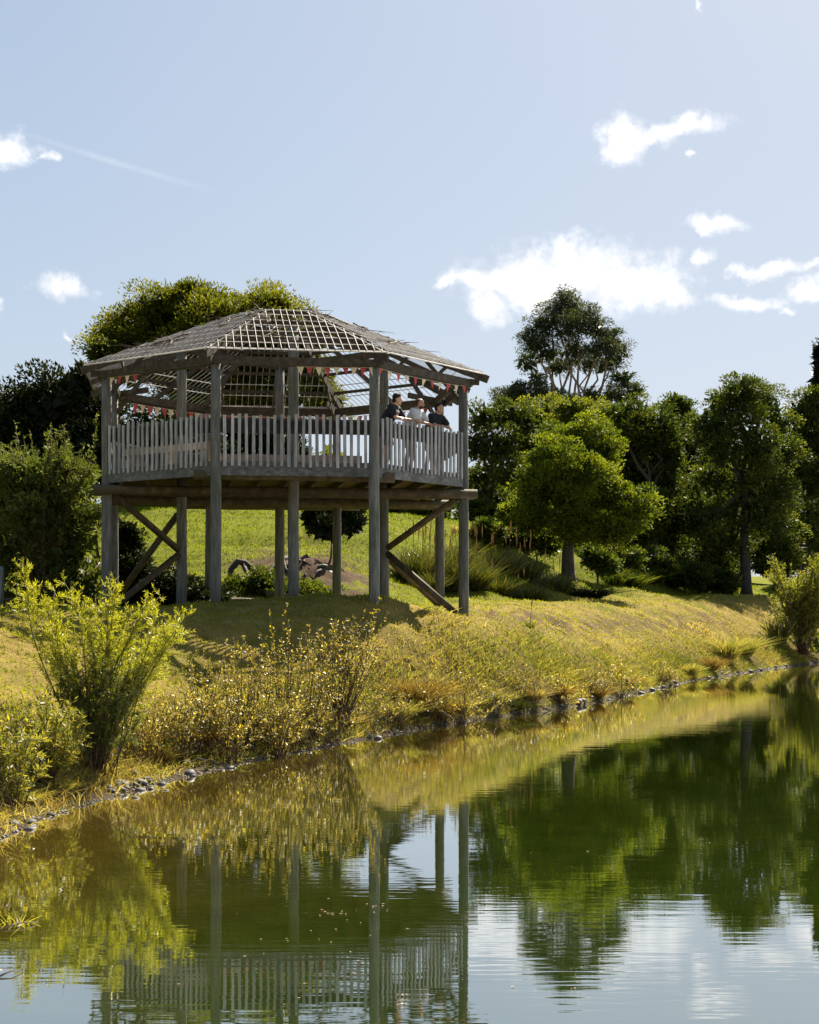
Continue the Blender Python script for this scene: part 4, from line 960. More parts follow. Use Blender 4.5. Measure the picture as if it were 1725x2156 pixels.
tl = [(865, 49, 620, 1.45, .95, 'bright tall tussock behind the right braces', 4), (905, 50, 560, 1.5, 1.0, 'tall tussock directly behind the thin right back post', 4), (950, 50, 620, 1.45, 1.0, 'tall tussock between the two right posts', 4),
      (1000, 50.5, 560, 1.15, .9, 'sunlit tussock just right of the end post', 3), (1010, 53, 560, 1.45, 1.0, 'upper tussock right of the end post', 3), (1055, 54, 560, 1.35, 1.0, 'dark tussock left of the round tree', 2),
      (1100, 55.5, 560, 1.5, 1.0, 'dark tussock at the left of the round tree trunk', 3), (1150, 56.5, 560, 1.3, .95, 'dark tussock touching the round tree trunk', 0), (905, 48, 420, .9, .8, 'low tussock in the shade behind the right braces', 0),
      (1045, 51.5, 480, 1.0, .9, 'lower dark tussock midway between the end post and the round tree', 1), (1115, 52.5, 480, 1.0, .9, 'lower dark tussock below the round tree, left', 0), (1175, 54.5, 480, .95, .9, 'lower dark tussock right below the round tree trunk', 0), (960, 52.5, 480, 1.3, .9, 'upper tussock between the two right posts', 3)]
for i, (px, Y, n, h, sp, lb_, k) in enumerate(tl):
    tuft('tussock', lb_, onground(px, Y), n, h, sp, .03, G['flax'], 200 + i, 'tussock', 'tussocks on the slope', .35, k + 2, h * 1.3)
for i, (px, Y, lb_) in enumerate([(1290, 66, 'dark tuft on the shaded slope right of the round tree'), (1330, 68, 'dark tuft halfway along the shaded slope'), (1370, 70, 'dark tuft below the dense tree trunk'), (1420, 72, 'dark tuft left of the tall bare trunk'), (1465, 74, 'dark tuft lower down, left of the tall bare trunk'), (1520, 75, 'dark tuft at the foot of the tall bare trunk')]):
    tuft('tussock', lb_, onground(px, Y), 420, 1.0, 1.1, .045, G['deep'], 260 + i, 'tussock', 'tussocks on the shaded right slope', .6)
tuft('strappy_clump', 'dark strap leaved clump at the foot of the round tree', onground(1235, 55), 520, .95, 1.0, .035, G['dark'], 230, 'plant', None, .9)
for i, px in enumerate((975, 1000, 1028)):
    tuft('pampas_grass', ['pale dry grass clump on the skyline, nearest the end post', 'pale dry grass clump on the skyline, middle of three', 'pale dry grass clump on the skyline, nearest the round tree'][i], onground(px, 59), 300, .55, .6, .02, G['straw'], 240 + i, 'grass', 'pale grasses on the skyline', .7, var=(.6, 1))
tuft('flax_bush', 'spiky flax at the water bend near the right edge', onground(1640, 62), 150, 1.25, .75, .06, G['flax'], 250, 'plant', None, .25, var=(.2, 1))
tuft('spike_tuft', 'dark grass tuft with one orange flower spike on the bank', onground(1115, 37.5), 220, .38, .18, .012, G['bankgrass'], 251, 'grass', None, .4, 1, .72, (0, .45))

# ------------------------------------------------------------------ root, logs and fence by the slope
def onz(px, Y, dz=0.): x = ray(px, Y); return np.array([x, Y, gz(x, Y) + dz])
mb = MB(); rsn = np.random.default_rng(3)
mb.tube([onz(482, 44, -.1), onz(486, 44.1, .30), onz(499, 44.2, .50), onz(514, 44.3, .44), onz(534, 44.4, .16), onz(562, 44.4, .06), onz(588, 44.8, .14), onz(610, 45.2, .22)], [.07, .085, .10, .10, .09, .075, .07, .05], 8)
mb.tube([onz(511, 44.3, .42), onz(519, 44, .2), onz(524, 43.8, -.1)], [.08, .06, .05], 7)
mb.tube([onz(590, 44.8, .4), onz(600, 44.4, .1), onz(640, 44.2, -.02)], [.07, .06, .04], 6)
for q in range(9):
    a_ = onz(575 + q * 13 + rsn.uniform(-8, 8), 44.2 + rsn.uniform(0, 1.6), .04); b_ = a_ + np.array([rsn.uniform(-.9, .5), rsn.uniform(-.8, .2), 0]); b_[2] = gz(b_[0], b_[1]) + .02; m_ = (a_ + b_) / 2 + np.array([rsn.normal() * .12, 0, .03 + abs(rsn.normal()) * .04])
    mb.tube([a_, m_, b_], [.05, .04, .018], 5)
tag(mb.build('tree_root', M['bark_dark'], None, True), 'arching dead tree root on the bare slope behind the posts', 'root')
def fallen(px0, Y0, px1, Y1, r, lb_, lift=0.):
    a, b = onz(px0, Y0, r * .8 + lift), onz(px1, Y1, r * .8 + lift); mb = MB(); mb.tube([a + (b - a) * i / 6 + rng.normal(size=3) * .015 for i in range(7)], [r * random.uniform(.9, 1.1) for _ in range(7)], 9)
    tag(mb.build('edging_log', M['log'], None, True), lb_, 'log', 'edging logs at the foot of the slope')
fallen(395, 40.6, 560, 40.9, .12, 'edging log behind the front left post, left half of the row')
fallen(565, 40.9, 725, 41.2, .12, 'edging log behind the centre posts, right half of the row')
fallen(560, 41.6, 640, 41.5, .08, 'short pale log lying askew on the edging logs', .2)
def fence_post(px, Y, h, lb_):
    q = onz(px, Y, 0); mb = MB(); mb.tube([q + (0, 0, -.2), q + (0, 0, h * .5), q + (0, 0, h)], [.075, .072, .07], 10); tag(mb.build('fence_post', M['post'], None, True), lb_, 'post', 'fence posts left of the pavilion')
fence_post(2, 35.0, 1.0, 'short grey fence post at the left edge of the photo')
a, b = onz(-60, 35.2, .2), onz(120, 35.4, .2); mb = MB(); mb.tube([a, (a + b) / 2, b], .06, 8); tag(mb.build('fence_rail', M['log'], None, True), 'low fence rail in the shade at the left edge', 'rail')

# ------------------------------------------------------------------ stones
def stone_mesh(seed):
    rs = np.random.default_rng(seed); bm = bmesh.new(); bmesh.ops.create_icosphere(bm, subdivisions=2, radius=1)
    w = [(unit(rs.normal(size=3)), rs.uniform(.1, .35)) for _ in range(7)]
    for v in bm.verts:
        d = np.array(v.co); s = 1
        for u, am in w: s -= am * max(0, d @ u - .45)
        v.co = Vector(d * s)
    me = bpy.data.meshes.new('stone'); bm.to_mesh(me); bm.free(); return me
STM = [stone_mesh(300 + i) for i in range(7)]
M['stone'] = wood_mat('shore_stone', (.035, .035, .034), (.075, .074, .07), (.15, .148, .14), (1.5, 1.5, 1.5), rough=.65, moss=(.05, .045, .03))
for m_ in STM: m_.materials.append(M['stone']); m_.polygons.foreach_set('use_smooth', [True] * len(m_.polygons))
def stone(x, y, s, lb_, grp=None, flat=.6, sink=.25, seed=0):
    o = bpy.data.objects.new('stone', STM[seed % 7]); col.objects.link(o); rs = np.random.default_rng(900 + seed)
    o.scale = (s * rs.uniform(.8, 1.3), s * rs.uniform(.8, 1.2), s * flat * rs.uniform(.8, 1.2)); o.rotation_euler = (rs.normal() * .2, rs.normal() * .2, rs.uniform(0, 6.28))
    o.location = (x, y, max(gz(x, y), -.02) + o.scale[2] * (.5 - sink)); tag(o, lb_, 'stone', grp)
def shore_pt(px, py):      # where the line of sight first meets the bank
    Ys = np.arange(9, 75, .05); zs = EYE + (1290 - py) * Ys / F; hs = np.maximum(hfast(ray(px, Ys), Ys), 0.)
    k = int(np.argmax(hs >= zs)); return float(ray(px, Ys[k])), float(Ys[k])
big = [(280, 1632, .10, 'upright grey stone above the pebble patch on the left shore'), (258, 1655, .11, 'pale grey stone at the left of the pebble patch'), (392, 1610, .10, 'dark round stone on the shore left of centre'), (420, 1604, .07, 'small dark stone right beside the dark round one'),
       (340, 1652, .08, 'flat grey stone at the right of the pebble patch'), (488, 1618, .09, 'flat slab stone touching the water left of centre'), (452, 1610, .07, 'small stone left of the flat slab'), (1217, 1482, .17, 'large pale rounded stone at the waterline on the right'),
       (796, 1556, .10, 'flat wet stone on the point where the bank bends'), (1350, 1460, .12, 'dark stone at the waterline between the tufts on the right'), (1395, 1447, .12, 'dark stone farther along the right waterline'), (1580, 1415, .16, 'long dark stone near the right end of the shore'), (1600, 1411, .14, 'small dark stone at the right end of the shore'),
       (30, 1738, .09, 'dark stone on the near shore by the left edge'), (62, 1748, .08, 'pale stone at the near waterline by the left edge'), (1040, 1500, .12, 'dark stone below the dark tuft on the middle shore'), (1180, 1488, .10, 'grey stone left of the large pale one')]
for i, (px, py, s, lb_) in enumerate(big):
    x, y = shore_pt(px, py); stone(x, y, s * .8, lb_, None, .65, .25, i)
rs = np.random.default_rng(43)
for i in range(16):
    x, y = ray(rs.uniform(560, 700), 45), rs.uniform(43, 46.5); stone(x, y, min(.3, .11 * math.exp(rs.normal() * .4)), 'brownish rock on the bare earth behind the centre posts', 'rocks on the bare slope', .6, .3, 500 + i)
rs = np.random.default_rng(44); cnt = 0
cum = np.concatenate([[0], np.cumsum(np.linalg.norm(np.diff(SHORE, axis=0), axis=1))])
def along(s): 
    i = int(np.clip(np.searchsorted(cum, s) - 1, 0, len(SHORE) - 2)); t = (s - cum[i]) / (cum[i + 1] - cum[i]); q = SHORE[i] + (SHORE[i + 1] - SHORE[i]) * t
    d = SHORE[i + 1] - SHORE[i]; d = d / np.linalg.norm(d); return q, np.array([-d[1], d[0]])
s0 = cum[int(np.argmin(np.abs(SHORE[:, 1] - 12.5)))]; s1 = cum[int(np.argmin(np.abs(SHORE[:, 1] - 74)))]
for i in range(150):
    q, n_ = along(s0 + (s1 - s0) * rs.uniform(0, 1) ** 1.3); q = q + n_ * rs.normal(.04, .07)
    stone(q[0], q[1], min(.075, .02 * math.exp(rs.normal() * .55)) * (1 + .015 * q[1]), 'small grey stone lying along the waterline', 'small stones along the waterline', .6, .25, 40 + i)
for i in range(60):
    x, y = shore_pt(rs.normal(290, 45), rs.normal(1660, 9)); stone(x, y, min(.09, .03 * math.exp(rs.normal() * .5)), 'small grey pebble in the pebble patch on the left shore', 'pebbles in the left patch', .6, .2, 240 + i)
# gravel too fine to count
gp = []; 
for i in range(1800):
    q, n_ = along(s0 + (s1 - s0) * rs.uniform(0, 1) ** 1.2); gp.append(q + n_ * rs.normal(.02, .045))
gp = np.array(gp); gh = np.maximum(height(gp[:, 0], gp[:, 1]), -.03)
oct_v = np.array([(1, 0, 0), (0, 1, 0), (-1, 0, 0), (0, -1, 0), (0, 0, .7), (0, 0, -.5)]); oct_f = np.array([(0, 1, 4), (1, 2, 4), (2, 3, 4), (3, 0, 4), (1, 0, 5), (2, 1, 5), (3, 2, 5), (0, 3, 5)])
sz = rs.uniform(.008, .026, len(gp)) * (1 + .012 * gp[:, 1]); an = rs.uniform(0, 6.28, len(gp))
ov = oct_v[None] * sz[:, None, None] * rs.uniform(.6, 1.3, (len(gp), 6, 1)); ca, sa = np.cos(an)[:, None], np.sin(an)[:, None]
ov = np.stack([ov[..., 0] * ca - ov[..., 1] * sa, ov[..., 0] * sa + ov[..., 1] * ca, ov[..., 2]], -1) + np.concatenate([gp, gh[:, None]], 1)[:, None]
of = (oct_f[None] + np.arange(len(gp))[:, None, None] * 6).reshape(-1, 3)
M['gravel'] = plain_mat('gravel', (.12, .11, .10), .7, .5, 9.0)
tag(link('shore_gravel', fast_mesh('shore_gravel', ov.reshape(-1, 3), of), M['gravel']), 'fine grey gravel along the waterline', 'gravel', kind='stuff')

# ------------------------------------------------------------------ grass
def scatter(n, fn_d, seed, ylo=11, yhi=60, pw=1.0):
    rs = np.random.default_rng(seed); y = ylo + (yhi - ylo) * rs.uniform(0, 1, n) ** pw; x = rs.uniform(-.29, .29, n) * y + rs.normal(size=n) * .2
    P = np.stack([x, y], 1); d = seg_dist(P); keep = rs.uniform(0, 1, n) < fn_d(d, x, y); P = P[keep]
    return P, hfast(P[:, 0], P[:, 1]), d[keep], rs
def vnoise(x, y, s, seed):
    r = np.random.default_rng(seed); v = 0
    for i in range(6):
        a = r.uniform(0, 6.28); k = s * r.uniform(.6, 1.8); v = v + np.sin(k * (x * math.cos(a) + y * math.sin(a)) + r.uniform(0, 6.28))
    return v / 6 * 1.6
# short turf over terrace, bank and hill
P, H_, D_, rs = scatter(215000, lambda d, x, y: (d > .5) * (np.hypot((x - ray(640, 45)) / 2.3, (y - 45) / 4.0) > .75 + .25 * vnoise(x, y, 3., 8)) * np.clip(.75 + .35 * vnoise(x, y, 2.2, 1), .2, 1), 21, 12, 84, .9)
n = len(P); lv = Leaves(); hill = np.clip((H_ - 2.2) / 1.5, 0, 1)
lv.put(leaf_arrays(np.concatenate([P, H_[:, None] - .01], 1), np.concatenate([rs.normal(size=(n, 2)) * .6, np.ones((n, 1))], 1), rs.uniform(.04, .095, n) * (1 + .6 * hill), .014 + .00028 * P[:, 1]), np.clip(.38 - .2 * hill + .3 * vnoise(P[:, 0], P[:, 1], 1.3, 2) + rs.normal(size=n) * .16 + .3 * (1 - hill), 0, 1))
o = lv.build('turf', G['turf']); tag(o, 'short yellowing grass over the bank and the slope', 'grass', kind='stuff')
# longer dry grass in a band above the waterline
def band(d, x, y):
    w = np.interp(y, [12, 18, 24, 30, 40, 52, 60], [1.9, 2.3, 2.8, 2.0, 1.9, 2.0, 2.1])
    return (d > .03) * np.clip(1.25 - d / w, 0, 1) * np.clip(.55 + .6 * vnoise(x, y, 1.8, 3), .04, 1)
P, H_, D_, rs = scatter(900000, band, 22, 12, 62, .85)
n = len(P); v1 = vnoise(P[:, 0], P[:, 1], 1.4, 4); v2 = vnoise(P[:, 0], P[:, 1], .9, 5)
lv = Leaves(); lv.put(blade_arrays(np.concatenate([P, H_[:, None] - .02], 1), np.concatenate([rs.normal(size=(n, 2)) * .38, np.ones((n, 1))], 1), np.clip(.13 + .12 * v1, .04, .36) * rs.uniform(.6, 1.4, n) * np.interp(P[:, 1], [14, 24], [.5, 1.]), .009 + .00022 * P[:, 1], .9), np.clip(.48 + .5 * v2 + rs.normal(size=n) * .22, 0, 1))
o = lv.build('bank_grass', G['bankgrass']); tag(o, 'long dry grass in a band along the waterline', 'grass', kind='stuff')
k = rs.uniform(0, 1, n) < .22
P, H_, v2 = P[k], H_[k], v2[k]; n = len(P)
lv = Leaves(); lv.put(blade_arrays(np.concatenate([P, H_[:, None] - .02], 1), np.concatenate([rs.normal(size=(n, 2)) * .3, np.ones((n, 1))], 1), np.clip(.20 + .12 * v2, .08, .40) * rs.uniform(.6, 1.3, n), .008 + .0002 * P[:, 1], .7), np.clip(.5 + rs.normal(size=n) * .25, 0, 1))
o = lv.build('dead_grass', G['straw']); tag(o, 'dead straw coloured stalks among the bank grass', 'grass', kind='stuff')
# countable tussocks along the bank
tz = [(875, 1500, .72, .36, 'rust', 'tall rusty brown tussock right of the stemmy bush'), (835, 1515, .40, .30, 'bankgrass', 'pale tussock left of the rusty one'), (925, 1512, .46, .34, 'rust', 'lower rusty tussock at the right of the tall one'), (965, 1500, .36, .3, 'bankgrass', 'olive tussock overhanging the water in the middle'),
      (1085, 1490, .22, .3, 'deepgrass', 'small dark green tuft at the waterline right of centre'), (1255, 1470, .34, .26, 'rust', 'brown tussock right behind the large pale stone'), (1400, 1430, .42, .36, 'bankgrass', 'olive tussock on the right bank'), (1495, 1410, .5, .42, 'rust', 'brown tussock near the bright reedy clump'),
      (1530, 1390, .95, .55, 'bankgrass', 'bright reedy clump on the right bank'), (1570, 1380, .85, .5, 'bankgrass', 'second reedy clump, nearer the flax'), (290, 1575, .36, .34, 'rust', 'reddish tussock right of the feathery shrub'), (560, 1545, .34, .3, 'rust', 'brown tussock under the leafy saplings'), (1450, 1420, .42, .36, 'bankgrass', 'pale tussock left of the brown one on the right bank'),
      (45, 1690, .2, .22, 'bankgrass', 'yellow green grass clump at the near left corner of the bank'), (120, 1665, .18, .22, 'bankgrass', 'low grass clump near the left waterline'), (1320, 1440, .3, .3, 'straw', 'straw tussock above the right waterline'), (715, 1530, .3, .3, 'straw', 'straw tussock below the stemmy bush'), (905, 1490, .6, .3, 'rust', 'rusty tussock behind the tall rusty one'), (855, 1480, .5, .3, 'rust', 'rusty tussock left behind the tall rusty one'), (420, 1570, .34, .3, 'rust', 'brown tussock above the dark round stone'), (640, 1530, .34, .3, 'rust', 'brown tussock below the sapling shoots'), (1180, 1470, .36, .3, 'rust', 'brown tussock left behind the large pale stone'), (1120, 1475, .34, .3, 'straw', 'straw tussock above the small dark tuft'), (1040, 1485, .38, .32, 'bankgrass', 'olive tussock right of the overhanging one'), (330, 1600, .26, .3, 'straw', 'straw tussock above the pebble patch')]
G['deepgrass'] = leaf_mat('deep_blade', [(0, (.025, .04, .008)), (.6, (.06, .085, .015)), (1, (.11, .12, .02))], .4)
for i, (px, py, h, sp, g, lb_) in enumerate(tz):
    x, y = shore_pt(px, py); tuft('tussock', lb_, (x, y, gz(x, y)), 620, h * 1.2, sp * 1.15, .008 + .00022 * y, G[g], 400 + i, 'tussock', 'tussocks on the bank', .7)

# ------------------------------------------------------------------ bushes and saplings on the bank
def stem_curve(a, b, n, rs, wob=.05, arch=.1):
    a, b = np.asarray(a, float), np.asarray(b, float); L_ = np.linalg.norm(b - a); o1 = rs.normal(size=3) * wob * L_
    return [a + (b - a) * t + o1 * math.sin(math.pi * t) + np.array([0, 0, arch * L_ * math.sin(math.pi * t)]) * (1 - t * .3) for t in np.linspace(0, 1, n)]
def feathery(label, base, tips, seed, leafmat, stemmat, leafL, leafW, sides, side_len, per, name='feathery_shrub', lean=.55, sub=2):
    rs = np.random.default_rng(seed); root = empty(name, tuple(base)); tag(root, label, 'shrub'); mb = MB(); lv = Leaves()
    for tip in tips:
        c = stem_curve(base + rs.normal(size=3) * np.array([.06, .06, 0]), tip, 9, rs, .05, .10); c = np.array(c)
        mb.tube(c, list(np.linspace(.013, .004, 9)), 5)
        for j in range(sides):
            t = rs.uniform(.30, 1.0); f = t * 8; i0 = min(int(f), 7); q = c[i0] + (c[i0 + 1] - c[i0]) * (f - i0); d0 = unit(c[i0 + 1] - c[i0])
            d = unit(d0 * lean + unit(rs.normal(size=3)) * .75 + np.array([0, 0, .22])); ln = side_len * (1.15 - .75 * t) * rs.uniform(.6, 1.25) + .05
            e = q + d * ln; mb.tube([q, (q + e) / 2 + rs.normal(size=3) * .01, e], [.004, .003, .0015], 3, False)
            m = int(per * ln / side_len) + 6; tt = rs.uniform(.08, 1.03, m); p = q + d * ln * tt[:, None]
            ld = unit(d * .75 + unit(rs.normal(size=(m, 3))) * .75 + np.array([0, 0, .12])); LL = leafL * rs.uniform(.55, 1.25, m)
            lv.put(leaf_arrays(p, ld, LL, leafW * rs.uniform(.7, 1.2, m)), np.clip(.25 + .3 * t + rs.normal(size=m) * .2, 0, 1))
    mb.build('stems', stemmat, root, True); lv.build('foliage', leafmat, root); return root
bx, by = ray(205, 18.6), 18.6; base = np.array([bx, by, gz(bx, by)])
tips = [at(x, y, 18.6 + dy) for x, y, dy in [(45, 1190, .2), (60, 1250, -.3), (90, 1270, .4), (115, 1240, 0), (135, 1225, .3), (160, 1265, -.3), (200, 1260, .3), (232, 1218, 0), (245, 1235, -.2), (270, 1290, .3), (310, 1268, -.2), (338, 1252, .2), (330, 1300, -.4), (360, 1310, .3), (395, 1296, 0), (372, 1330, -.3), (110, 1320, -.5), (185, 1320, -.5), (320, 1360, .3), (270, 1350, .5), (100, 1370, .2), (350, 1350, -.3), (150, 1400, -.3), (300, 1400, -.2)]]
feathery('feathery bright yellow green shrub in the left foreground of the bank', base, tips, 31, G['feather'], M['stem_green'], .058, .0085, 42, .27, 32)
# darker leafy lower bush round its foot
def leafy(label, base, tips, seed, leafmat, stemmat, L_, W_, per, name='leafy_shrub', t0=.2, cat='shrub', group=None, side=4, side_len=.18, vlo=.0, vhi=1., thick=.008):
    rs = np.random.default_rng(seed); base = np.asarray(base, float); root = empty(name, tuple(base)); tag(root, label, cat, group); mb = MB(); lv = Leaves()
    sb = .26 if name == 'weed_clump' else .07
    for tip in tips:
        b0 = base + rs.normal(size=3) * np.array([sb, sb, 0]); b0[2] = base[2] - .03
        c = np.array(stem_curve(b0, tip, 8, rs, .04, .03)); mb.tube(c, list(np.linspace(thick, thick * .3, 8)), 5)
        segs = [(c, per, t0)]
        for j in range(side):
            t = rs.uniform(.25, .85); f = t * 7; i0 = min(int(f), 6); q = c[i0] + (c[i0 + 1] - c[i0]) * (f - i0)
            e = q + unit(unit(c[i0 + 1] - c[i0]) * .7 + rs.normal(size=3) * .55 + np.array([0, 0, .2])) * side_len * rs.uniform(.6, 1.3)
            cc = np.array([q + (e - q) * k / 7 for k in range(8)]); mb.tube(cc[::3].tolist() + [e], [thick * .4, thick * .3, thick * .25, thick * .15], 3, False); segs.append((cc, max(5, int(per * .4)), .1))
        for cc, m, tt0 in segs:
            t = rs.uniform(tt0, 1.02, m); f = np.clip(t * 7, 0, 6.999); i0 = f.astype(int); q = cc[i0] + (cc[i0 + 1] - cc[i0]) * (f - i0)[:, None]; dd = unit(cc[i0 + 1] - cc[i0])
            ld = unit(dd * .55 + unit(rs.normal(size=(m, 3))) * .8 + np.array([0, 0, .1])); LL = L_ * rs.uniform(.4, 1.35, m)
            lv.put(leaf_arrays(q, ld, LL, LL * W_ / L_ * rs.uniform(.6, 1.2, m)), np.clip(vlo + (vhi - vlo) * rs.uniform(0, 1, m) ** 1.5, 0, 1))
    mb.build('stems', stemmat, root, True); lv.build('leaves', leafmat, root); return root
def fan(px, Y, specs, dyr=.35, seed=0):
    rs = np.random.default_rng(seed); x = ray(px, Y); b = np.array([x, Y, gz(x, Y)]); return b, [at(a, c, Y + rs.uniform(-dyr, dyr)) for a, c in specs]
def rfan(px, Y, n, x0, x1, ytop, yvar, seed, dyr=.4):
    rs = np.random.default_rng(seed); return fan(px, Y, [(x0 + (x1 - x0) * (i + rs.uniform(0, 1)) / n, ytop + abs(rs.normal()) * yvar + 70 * abs((i + .5) / n - .5) ) for i in range(n)], dyr, seed)
b, t = rfan(205, 18.2, 54, 100, 310, 1350, 70, 1); leafy('dark glossy leaved bush below the feathery shrub', b, t, 41, G['willow'], M['stem'], .055, .016, 60, vlo=0, vhi=.5, side=6)
b, t = rfan(90, 17.0, 36, -20, 190, 1440, 45, 2, .6); leafy('yellow leaved willow bush at the left edge of the bank', b, t, 42, G['willow'], M['stem'], .075, .016, 58, vlo=.15, vhi=.95, side=6)
b, t = rfan(20, 15.6, 26, -70, 110, 1490, 50, 3, .5); leafy('second yellow willow bush, lowest at the left edge', b, t, 43, G['willow'], M['stem'], .07, .015, 52, vlo=.2, vhi=.95, side=5)
b, t = rfan(300, 19.6, 16, 240, 360, 1440, 50, 4); leafy('thin golden leaved sapling right of the feathery shrub', b, t, 44, G['sapling'], M['stem'], .04, .018, 30, 'sapling', side=3, vlo=.1, vhi=.9)
SAP = [(430, 21.6, 20, 370, 500, 1345, 60, 'leafy sapling clump in front of the striped shadow'), (520, 22.4, 22, 460, 590, 1320, 60, 'leafy sapling clump left of the tallest shoots'), (600, 23.2, 22, 545, 660, 1300, 70, 'leafy sapling clump with the tallest thin shoots'), (655, 23.8, 18, 620, 720, 1310, 60, 'leafy sapling clump left of the stemmy bush'),
       (480, 20.9, 20, 400, 560, 1420, 40, 'low golden sapling thicket near the water, left of centre'), (590, 22.0, 20, 530, 660, 1420, 40, 'low golden sapling thicket near the water, below the tall shoots'), (380, 20.3, 16, 330, 440, 1430, 40, 'low golden sapling thicket above the dark stones')]
for i, (px, Y, n, x0, x1, yt, yv, lb_) in enumerate(SAP):
    b, t = rfan(px, Y, n, x0, x1, yt, yv, 10 + i); leafy(lb_, b, t, 50 + i, G['sapling'], M['stem'], .044, .021, 42, 'sapling', group='saplings on the bank', side=3, vlo=.05, vhi=1.)
WEED = [(330, 20.6, 'straw weeds right of the feathery shrub'), (410, 21.0, 'golden weeds in front of the striped shadow, low'), (455, 21.3, 'golden weeds left of the first tall shoots'), (505, 22.0, 'golden weeds below the first tall shoots'), (560, 22.4, 'brownish weeds in the middle of the sapling thicket'), (630, 23.2, 'brownish weeds right of the tall shoots'),
        (680, 24.2, 'golden weeds left of the brown stems'), (770, 25.8, 'golden weeds right of the brown stems'), (820, 26.6, 'pale weeds left of the tall rusty tussock'), (900, 28.0, 'pale weeds right of the tall rusty tussock'), (1030, 30.5, 'pale weeds above the dark tuft at the waterline'), (1100, 32.0, 'pale weeds left of the silvery sapling'), (1250, 36.0, 'pale weeds behind the large pale stone'), (1400, 43.0, 'pale weeds on the right bank before the tussocks'), (240, 19.2, 'golden weeds under the feathery shrub')]
for i, (px, Y, lb_) in enumerate(WEED):
    x = ray(px, Y); b = np.array([x, Y, gz(x, Y)]); r_ = np.random.default_rng(600 + i); t = [b + np.array([r_.normal() * .34, r_.normal() * .3, r_.uniform(.28, .75)]) for _ in range(32)]
    leafy(lb_, b, t, 620 + i, G['sapling'], M['stem'], .036 + .0004 * Y, .016, 26, 'weed_clump', t0=.45, cat='weeds', group='weeds along the bank', side=2, side_len=.12, vlo=0., vhi=.95, thick=.006)
b, t = fan(605, 23.2, [(605, 1268), (568, 1288), (512, 1340), (650, 1318), (475, 1350)], .2, 77); leafy('five tall single shoots rising above the saplings', b, t, 58, G['sapling'], M['stem'], .046, .022, 60, 'sapling', group='saplings on the bank', side=0, vlo=.2, vhi=1., t0=.35)
b, t = rfan(715, 25.0, 44, 640, 810, 1296, 45, 30, .5); leafy('dense stemmy bush with brown stems and pale leaves at the centre of the bank', b, t, 59, G['sapling'], M['stem'], .045, .021, 36, 'stemmy_bush', t0=.5, side=3, vlo=.15, vhi=1., thick=.010)
b, t = fan(722, 25.0, [(800, 1262), (815, 1290), (745, 1296), (700, 1305), (790, 1300), (770, 1284)], .3, 31); leafy('tall leafy shoots at the right of the stemmy bush', b, t, 60, G['sapling'], M['stem'], .046, .022, 55, 'sapling', group='saplings on the bank', t0=.4, side=2, vlo=.2, vhi=1.)
b, t = rfan(970, 28.6, 22, 890, 1060, 1400, 45, 32, .5); leafy('sparse leafy bush above the overhanging tussock', b, t, 61, G['sapling'], M['stem'], .045, .02, 34, 'stemmy_bush', t0=.4, side=3, vlo=.1, vhi=1.)
b, t = rfan(1180, 33.4, 20, 1090, 1260, 1395, 35, 33, .6); leafy('sparse silvery sapling above the large pale stone', b, t, 62, G['sapling'], M['stem'], .05, .022, 30, 'sapling', t0=.3, side=3, vlo=.3, vhi=1., group='saplings on the bank')
b, t = rfan(1310, 37.5, 18, 1240, 1380, 1370, 30, 34, .7); leafy('sparse silvery sapling on the middle of the right bank', b, t, 63, G['sapling'], M['stem'], .055, .024, 28, 'sapling', t0=.3, side=3, vlo=.3, vhi=1., group='saplings on the bank')
bx, by = ray(1690, 63), 63.0; base = np.array([bx, by, gz(bx, by)]); rs = np.random.default_rng(9)
tips = [at(1600 + 160 * rs.uniform(0.1, 1), 1165 + 120 * rs.uniform(0, 1) ** 1.6, 63 + rs.uniform(-1, 1)) for _ in range(56)]
leafy('loose yellow green shrub at the right edge by the water', base, tips, 64, G['yellow'], M['stem'], .15, .045, 80, side=8, side_len=.55, vlo=.4, vhi=1., thick=.022, t0=.25)
b, t = rfan(1700, 64, 24, 1650, 1760, 1310, 30, 36, .8); leafy('dark low bush under the loose shrub at the right edge', b, t, 65, G['airy'], M['stem'], .13, .04, 40, side=5, side_len=.3, vlo=0, vhi=.5)

hb = np.array([ray(95, 36.2), 36.2, gz(ray(95, 36.2), 36.2)]); rs = np.random.default_rng(19)
tips = [at(-20 + 225 * u_, 918 + 34 * math.sin(u_ * 17) + 22 * math.sin(u_ * 41 + 1) + 120 * rs.uniform(0, 1) ** 1.4, 36.2 + rs.uniform(-.9, .9)) for u_ in rs.uniform(0, 1, 120)]
leafy('upright olive shoots standing out of the top of the tall pale shrub', hb, tips, 66, G['hedge'], M['stem'], .095, .03, 70, side=4, side_len=.35, vlo=.3, vhi=1., thick=.012, t0=.6, name='shoot_shrub')

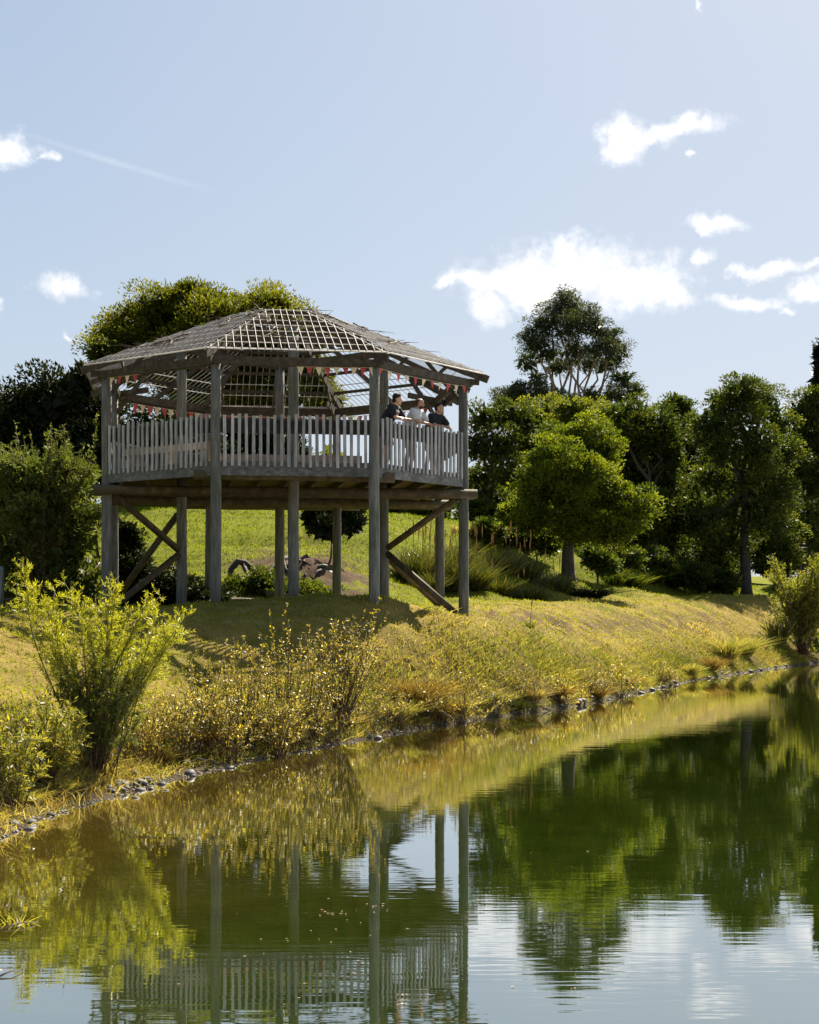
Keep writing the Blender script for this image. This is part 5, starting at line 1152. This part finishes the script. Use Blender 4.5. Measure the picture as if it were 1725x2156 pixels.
# ------------------------------------------------------------------ on the water
M['fleaf'] = plain_mat('floating_leaf', (.16, .08, .022), .6, .4, 30)
rs = np.random.default_rng(12); lv = []
fp = []
for cxp, cyp, sx, sy, n in [(700, 1922, 30, 4, 14), (785, 1912, 22, 5, 8), (640, 1960, 90, 40, 12), (780, 1950, 60, 30, 6), (1150, 2070, 90, 18, 6), (1260, 2055, 60, 10, 6), (560, 2020, 120, 40, 8), (1180, 1800, 120, 40, 5)]:
    for i in range(n):
        px, py = rs.normal(cxp, sx), rs.normal(cyp, sy); Y = F * EYE / (py - 1290); fp.append((ray(px, Y), Y, .004))
fp = np.array(fp); a = rs.uniform(0, 6.28, len(fp)); dd = np.stack([np.cos(a), np.sin(a), np.zeros(len(fp))], 1); sd2 = np.stack([-np.sin(a), np.cos(a), np.zeros(len(fp))], 1); LL = rs.uniform(.010, .030, len(fp))[:, None]
v = np.stack([fp, fp + dd * LL * .5 + sd2 * LL * .25 + (0, 0, .003), fp + dd * LL, fp + dd * LL * .5 - sd2 * LL * .25 + (0, 0, .003)], 1).reshape(-1, 3)
tag(link('floating_leaves', fast_mesh('floating_leaves', v, np.arange(len(v)).reshape(-1, 4)), M['fleaf']), 'scattered dry leaves drifting on the pond', 'leaves', kind='stuff')
def water_weed(px, py, n, h, sp, label, seed):
    Y = F * EYE / (py - 1290); rs = np.random.default_rng(seed); base = np.array([ray(px, Y), Y, -.02])
    tuft('water_weed', label, base, n, h, sp, .014, G['willow'], seed, 'plant', 'weeds at the near water edge', .5, var=(.3, .95))
water_weed(35, 1945, 26, .17, .16, 'small yellow shoots rising from the water at the left edge', 91)
water_weed(12, 2040, 20, .10, .2, 'low pale weed at the lower left water edge', 92)
def stick(px0, py0, px1, py1, r, label):
    q = []
    for px, py in ((px0, py0), (px1, py1)):
        Y = F * EYE / (py - 1290); q.append(np.array([ray(px, Y), Y, .008]))
    mb = MB(); mb.tube([q[0], (q[0] + q[1]) / 2 + np.array([0, .01, .015]), q[1]], [r, r * .8, r * .4], 6); tag(mb.build('floating_stick', M['twig'], None, True), label, 'stick', 'sticks lying in the water')
stick(5, 1958, 80, 1944, .006, 'stick floating beside the yellow shoots'); stick(0, 2058, 45, 2048, .006, 'pale stick floating at the lower left edge')
